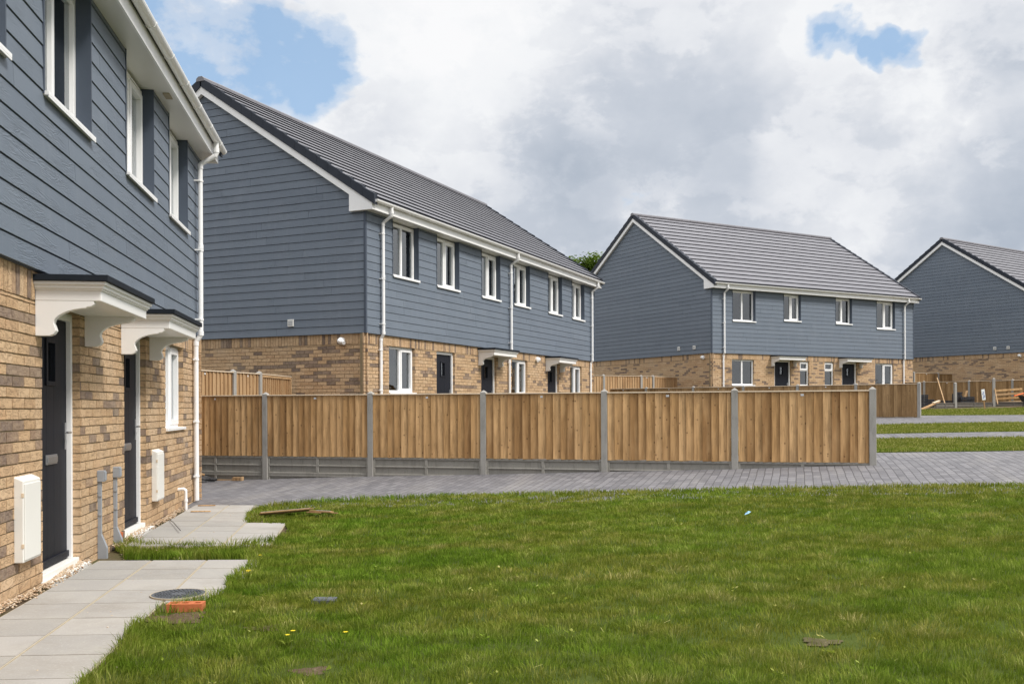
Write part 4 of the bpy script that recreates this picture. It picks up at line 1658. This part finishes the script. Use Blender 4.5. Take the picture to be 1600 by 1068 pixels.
def P3(px, py, Y):
    x = (px - 800) / 1490.5 * Y
    return (x, Y, (635.0 - .00414 * (px - 800) - py) / 1490.5 * Y + E0)


stick('timber_pole', 'thin timber pole leaning against the dark fence left of the bare post', 'pole', P3(1479, 639, 38.0), P3(1464.5, 590, 41.6), .035, .035, 'wood3')
stick('timber_pole', 'thin timber pole leaning beside the right hand concrete post', 'pole', P3(1559, 631, 38.0), P3(1552.5, 596, 38.6), .035, .035, 'wood3')
stick('timber_pole', 'upright timber stake against the dark fence, left of the white sign', 'stake', P3(1527.5, 633, 40.1), P3(1527, 612, 40.3), .04, .04, 'wood2')
stick('timber_plank', 'pale sawn plank propped up beside the dark blocks by the far end post', 'plank', P3(1437, 640.5, 36.6), P3(1466, 627.8, 38.4), .12, .045, 'wood3')
stick('timber_plank', 'second shorter pale plank lying on top of the propped plank', 'plank', P3(1458, 629.2, 37.9), P3(1468, 625.6, 38.5), .09, .035, 'cap')
stick('timber_offcut', 'pale timber offcut standing behind the dark block stacks', 'offcut', P3(1508, 620, 40.5), P3(1511, 610, 40.6), .09, .03, 'wood3')

# white sign on its stake
x, y, z = P3(1539.0, 640, 35.6)
t = thing('sign', 'small white sign with blue marks on a tilted wooden stake in the far grass strip', 'sign', (x, y, z - .03))
t.rotation_euler = (0, R(-6.5), R(3))
b = MB()
b.box(-.022, .022, -.014, .014, -.1, .62)
b.build('stake', 'wood3', t)
b = MB()
b.box(-.065, .065, -.026, -.014, .40, .80)
brd = b.build('sign_board', 'paper', t, bevel=.003)
b = MB()
for (a, c, e, f_) in ((-.02, .03, .66, .70), (-.035, -.005, .60, .645), (.005, .03, .58, .62), (-.03, .04, .49, .515), (-.01, .045, .53, .565), (-.04, .01, .455, .475)):
    b.box(a, c, -.028, -.0265, e, f_)
b.build('sign_marks', 'ink', brd)

# pallet leaning on edge
x, y, z = P3(1578, 631, 39.3)
t = thing('pallet', 'wooden pallet leaning on its edge against the dark fence at the right', 'pallet', (x, y, z), R(-24))
t.rotation_euler = (R(-14), R(-4), R(-24))
for k in range(4):
    b = MB()
    zz = .02 + k * .175
    b.box(-.52, .50, -.075, -.052, zz, zz + .085)
    b.build('slat', 'wood' if k % 2 else 'wood3', t, bevel=.003)
for xx in (-.50, -.03, .43):
    b = MB()
    b.box(xx, xx + .075, -.052, .05, .02, .63)
    b.build('bearer', 'wood2', t, bevel=.003)

# barrow-like heap with orange handle at the frame edge
x, y, z = P3(1605, 636, 36.8)
t = thing('wheelbarrow', 'dark wheelbarrow with an orange handle, cut off by the right photo edge', 'wheelbarrow', (x, y, z), R(20))
b = MB()
b.hexa([(-.05, -.22, .22), (.55, -.26, .22), (.55, .26, .22), (-.05, .22, .22), (-.14, -.32, .46), (.78, -.34, .50), (.78, .34, .50), (-.14, .32, .46)])
b.build('tray', 'black', t, bevel=.02)
for s in (-1, 1):
    b = MB()
    b.tube([(-.42, .22 * s, .44), (-.05, .20 * s, .52), (.75, .06 * s, .72)], .022, 8)
    b.build('handle', 'orange', t)
b = MB()
b.tube([(.62, -.04, .16), (.62, .04, .16)], .16, 20)
b.build('wheel', 'black', t)
for s in (-1, 1):
    b = MB()
    b.tube([(.05, .2 * s, .24), (.0, .2 * s, .0)], .018, 6)
    b.tube([(.1, .2 * s, .22), (.62, .06 * s, .16)], .018, 6)
    b.build('leg', 'black', t)


# ------------------------------------------------------------------ tree behind the houses
def tree(label, x, y, z0, H, seed, spread, cx_off=0):
    r = random.Random(seed)
    t = thing('tree', label, 'tree', (x, y, z0))
    tk = MB()
    tips = []
    tk.tube([(0, 0, -.3), (.05, .0, H * .2), (-.05, .1, H * .42), (.0, .0, H * .62), (.1, 0, H * .8)], [.32, .26, .20, .13, .05], 10)
    for i in range(22):
        a = r.uniform(0, 6.28)
        h0 = H * r.uniform(.30, .78)
        L = spread * r.uniform(.55, 1.0) * (1.15 - h0 / H * .55)
        p0 = Vector((0, 0, h0))
        d = Vector((math.cos(a), math.sin(a), r.uniform(.35, 1.1))).normalized()
        p1 = p0 + d * L * .5
        p2 = p1 + (d + Vector((r.uniform(-.3, .3), r.uniform(-.3, .3), .2))).normalized() * L * .5
        tk.tube([p0, p1, p2], [.09, .055, .02], 6)
        tips += [p1, p2, (p1 + p2) / 2]
        for j in range(3):
            q = p1 + (p2 - p1) * r.random() + Vector((r.uniform(-1, 1), r.uniform(-1, 1), r.uniform(-.3, 1))) * L * .28
            tk.tube([p1 + (p2 - p1) * .4, q], [.03, .012], 5)
            tips.append(q)
    tk.build('trunk', 'bark', t)
    cr = MB()
    for q in tips:
        R_ = r.uniform(.5, 1.0)
        for j in range(r.randint(70, 130)):
            v = Vector((r.gauss(0, 1), r.gauss(0, 1), r.gauss(0, .8)))
            v = v.normalized() * R_ * (r.random() ** .5)
            c = q + v
            a, b_ = r.uniform(0, 6.28), r.uniform(-1, 1)
            s = r.uniform(.09, .16)
            e1 = Vector((math.cos(a), math.sin(a), b_ * .5)).normalized() * s
            e2 = Vector((-math.sin(a), math.cos(a), r.uniform(-.8, .8))).normalized() * s * .6
            cr.add([tuple(c - e1), tuple(c - e2), tuple(c + e1), tuple(c + e2)], [(0, 1, 2, 3)], r.random())
    cr.build('crown', 'leaf', t, recalc=False)
    return t


tree('green leafy tree top showing between the terrace roof and the next gable', 5.5, 72.0, 1.5, 12.6, 5, 3.4)


# ------------------------------------------------------------------ pea gravel along the front wall
def gravel_strip():
    m = MB()
    r = random.Random(11)
    base = [(1, 0, 0), (-1, 0, 0), (0, 1, 0), (0, -1, 0), (0, 0, 1), (0, 0, -1), (.6, .6, .55), (-.6, .6, .5), (.6, -.6, .5), (-.6, -.6, .55)]
    tri = [(4, 6, 8), (4, 6, 7), (4, 7, 9), (4, 8, 9), (0, 6, 8), (2, 6, 7), (1, 7, 9), (3, 8, 9), (5, 0, 2), (5, 2, 1), (5, 1, 3), (5, 3, 0), (0, 2, 6), (1, 2, 7), (0, 3, 8), (1, 3, 9)]

    def stone(s, o, z, k):
        a = r.uniform(0, 6.28)
        sx, sy, sz = k * r.uniform(.8, 1.3), k * r.uniform(.7, 1.1), k * r.uniform(.5, .8)
        p = W1(s, o, z)
        ca, sa = math.cos(a), math.sin(a)
        m.add([(p[0] + (x * sx * ca - y * sy * sa), p[1] + (x * sx * sa + y * sy * ca), p[2] + zz * sz) for x, y, zz in base], tri, r.random())
    for (s0, s1, n) in ((-9.4, -4.62, 2300), (-3.8, -.3, 1200)):
        for i in range(n):
            s = r.uniform(s0, s1)
            stone(s, abs(r.gauss(0, .05)) - .045 + .02 * math.sin(s * 3), .006 + r.uniform(-.008, .010), r.uniform(.006, .011))
    for i in range(110):
        stone(r.uniform(-8.2, -.3), .1 + abs(r.gauss(0, .4)), .012 - .018, r.uniform(.004, .0075))
    o = m.build('gravel', 'gravel', None)
    structure(o, 'stuff')


gravel_strip()


# ------------------------------------------------------------------ grass
def edge_dist(x, y, poly):
    d = np.full(x.shape, 9.0)
    for i in range(len(poly)):
        (x0, y0), (x1, y1) = poly[i], poly[(i + 1) % len(poly)]
        if max(x0, x1) > 9 or y0 < 3 or y1 < 3:
            continue
        dx, dy = x1 - x0, y1 - y0
        t = np.clip(((x - x0) * dx + (y - y0) * dy) / (dx * dx + dy * dy), 0, 1)
        d = np.minimum(d, np.hypot(x - x0 - t * dx, y - y0 - t * dy))
    return d


def blades(name, x, y, z, h, w, rs, seed, col=None):
    g = np.random.default_rng(seed)
    n = len(x)
    a = g.uniform(0, 2 * np.pi, n)
    lean = (np.abs(g.normal(0, .5, n)) + .15) * h
    # blades of one tuft lean away from its middle
    q = .02
    gx = vnoise(x + q, y, 6.5, 31) - vnoise(x - q, y, 6.5, 31)
    gy = vnoise(x, y + q, 6.5, 31) - vnoise(x, y - q, 6.5, 31)
    la = np.arctan2(-gy, -gx) + g.normal(0, 1.0, n)
    lx, ly = np.cos(la) * lean, np.sin(la) * lean
    ca, sa = np.cos(a) * w / 2, np.sin(a) * w / 2
    V = np.empty((n, 5, 3), np.float32)
    V[:, 0] = np.c_[x - ca, y - sa, z - .004]
    V[:, 1] = np.c_[x + ca, y + sa, z - .004]
    V[:, 2] = np.c_[x + ca * .8 + lx * .32, y + sa * .8 + ly * .32, z + h * .58]
    V[:, 3] = np.c_[x - ca * .8 + lx * .32, y - sa * .8 + ly * .32, z + h * .58]
    V[:, 4] = np.c_[x + lx, y + ly, z + h * (1 - .18 * (lean / h) ** 2).clip(.4, 1)]
    me = bpy.data.meshes.new(name)
    me.vertices.add(n * 5)
    me.vertices.foreach_set('co', V.ravel())
    b = np.arange(n, dtype=np.int32)[:, None] * 5
    loops = np.concatenate([b + 0, b + 1, b + 2, b + 3, b + 3, b + 2, b + 4], 1)
    me.loops.add(n * 7)
    me.loops.foreach_set('vertex_index', loops.ravel())
    me.polygons.add(n * 2)
    st = np.concatenate([np.arange(n)[:, None] * 7, np.arange(n)[:, None] * 7 + 4], 1).astype(np.int32)
    me.polygons.foreach_set('loop_start', st.ravel())
    me.polygons.foreach_set('loop_total', np.tile([4, 3], n).astype(np.int32))
    me.update(calc_edges=True)
    at_ = me.attributes.new('rnd', 'FLOAT', 'FACE')
    rr_ = rs if col is None else col
    at_.data.foreach_set('value', np.repeat(rr_, 2).astype(np.float32))
    me.materials.append(MAT['grass'])
    o = bpy.data.objects.new(name, me)
    C.objects.link(o)
    structure(o, 'stuff')
    return o


def vnoise(x, y, sc, seed):
    g = np.random.default_rng(seed)
    T = g.random((64, 64))
    u, v = x * sc + 31.3, y * sc + 17.7
    i, j = np.floor(u).astype(int), np.floor(v).astype(int)
    fu, fv = u - i, v - j
    fu, fv = fu * fu * (3 - 2 * fu), fv * fv * (3 - 2 * fv)
    q = lambda a, b: T[a % 64, b % 64]
    return (q(i, j) * (1 - fu) + q(i + 1, j) * fu) * (1 - fv) + (q(i, j + 1) * (1 - fu) + q(i + 1, j + 1) * fu) * fv


def front_lawn():
    g = np.random.default_rng(4)
    X, Y, Hh, Ww = [], [], [], []
    for (y0, y1, dens, w) in ((3.6, 5.2, 10500, .0034), (5.2, 6.8, 8500, .0042), (6.8, 8.8, 6200, .0052), (8.8, 10.8, 4600, .0066), (10.8, 13.2, 3700, .0080)):
        x0, x1 = -4.1, .58 * y1 + .6
        n = int(dens * (x1 - x0) * (y1 - y0))
        x, y = g.uniform(x0, x1, n), g.uniform(y0, y1, n)
        k = inside(x, y, LAWN) & (np.abs(x) < .60 * y + .5)
        x, y = x[k], y[k]
        clump = vnoise(x, y, 7, 1) * .6 + vnoise(x, y, 19, 2) * .4
        keep = g.random(len(x)) < np.clip((clump - .15) * 2.8, .30, 1)
        for (bx_, by_, br_) in ((-2.12, 5.85, .24), (1.62, 5.02, .24), (-2.75, 9.02, .10), (-2.33, 9.12, .12), (-2.86, 10.98, .12), (-1.0, 4.7, .16), (.35, 4.4, .10)):
            d = np.hypot((x - bx_) / 1.5, y - by_)
            keep &= g.random(len(x)) < np.clip((d / br_) ** 2.2, .06, 1)
        x, y = x[keep], y[keep]
        e = edge_dist(x, y, LAWN)
        left = np.clip((-.9 - x) / 1.2, 0, 1)
        tall = np.exp(-(e / .16) ** 2) * (.45 + .55 * left)
        cl = vnoise(x, y, 6.5, 31) * .65 + vnoise(x, y, 2.3, 6) * .35
        h = (.018 + .028 * cl + tall * .035) * g.uniform(.6, 1.35, len(x))
        h *= np.where(g.random(len(x)) < .012, 1.6, 1)
        h += np.where((y > 8.25) & (y < 9.5) & (x < -2.25), .022, 0) * g.uniform(.3, 1.3, len(x))
        X.append(x); Y.append(y); Hh.append(h); Ww.append(np.full(len(x), w) * g.uniform(.7, 1.3, len(x)))
    x, y, h, w = map(np.concatenate, (X, Y, Hh, Ww))
    e = edge_dist(x, y, LAWN)
    z = gnd(x, y) + .002
    c = np.clip(.55 * g.random(len(x)) + .75 * (vnoise(x, y, 6.5, 31) * .6 + vnoise(x, y, 13, 8) * .4) - .15, 0, 1)
    blades('lawn_grass', x, y, z, h, w, c, 9)


front_lawn()


def straws():
    m = MB()
    r = random.Random(77)
    for i in range(26):
        y = 3.9 + 4 * r.random() ** 1.3
        x = r.uniform(-1.9, .56 * y)
        z = g1(x, y)
        L = r.uniform(.04, .11)
        a = r.uniform(0, 6.28)
        t = r.uniform(-.15, .15)
        w_ = .0011 + .00018 * y
        p0 = Vector((x, y, z + .022))
        p1 = p0 + Vector((math.cos(a) * L, math.sin(a) * L, L * t))
        s_ = Vector((-math.sin(a), math.cos(a), 0)) * w_
        m.add([tuple(p0 - s_), tuple(p0 + s_), tuple(p1 + s_), tuple(p1 - s_)], [(0, 1, 2, 3)], 1.0)
    o = m.build('straw', 'grass', None, recalc=False)
    structure(o, 'stuff')
    m = MB()
    for i in range(90):
        y = 3.9 + 6 * r.random() ** 1.2
        x = r.uniform(-1.9, .56 * y)
        z = g1(x, y) + .03
        for k in range(r.randint(3, 6)):
            a = r.uniform(0, 6.28)
            L = r.uniform(.014, .03)
            c = Vector((x + r.uniform(-.02, .02), y + r.uniform(-.02, .02), z + r.uniform(0, .012)))
            e1 = Vector((math.cos(a), math.sin(a), .5)) * L
            e2 = Vector((-math.sin(a), math.cos(a), .1)) * L * .35
            m.add([tuple(c), tuple(c + e1 * .5 + e2), tuple(c + e1), tuple(c + e1 * .5 - e2)], [(0, 1, 2, 3)])
    o = m.build('weeds', 'grass', None, recalc=False)
    structure(o, 'stuff')


straws()


def strip_grass(lo, hi, x0, x1, dens, w, h, seed, y_lo=None):
    g = np.random.default_rng(seed)
    lo, hi = np.array(lo), np.array(hi)
    n = int(dens * (x1 - x0) * 6)
    x = g.uniform(x0, x1, n)
    a, b = np.interp(x, lo[:, 0], lo[:, 1]), np.interp(x, hi[:, 0], hi[:, 1])
    y = a + (b - a) * g.random(n)
    keep = g.random(n) < (b - a) / 6
    x, y = x[keep], y[keep]
    e = np.minimum(y - np.interp(x, lo[:, 0], lo[:, 1]), np.interp(x, hi[:, 0], hi[:, 1]) - y)
    hh = h * g.uniform(.5, 1.4, len(x)) * (1 + .5 * np.exp(-(e / .12) ** 2))
    blades('verge_grass', x, y, gnd(x, y) + .006, hh, w * g.uniform(.7, 1.3, len(x)), g.random(len(x)), seed + 1)


strip_grass(LA, LB, 4.8, 13.5, 2300, .009, .030, 21)
strip_grass(LC, LD, 6.0, 15.5, 1300, .012, .032, 22)
strip_grass(LE, LF, 12.3, 21.5, 700, .016, .034, 23)
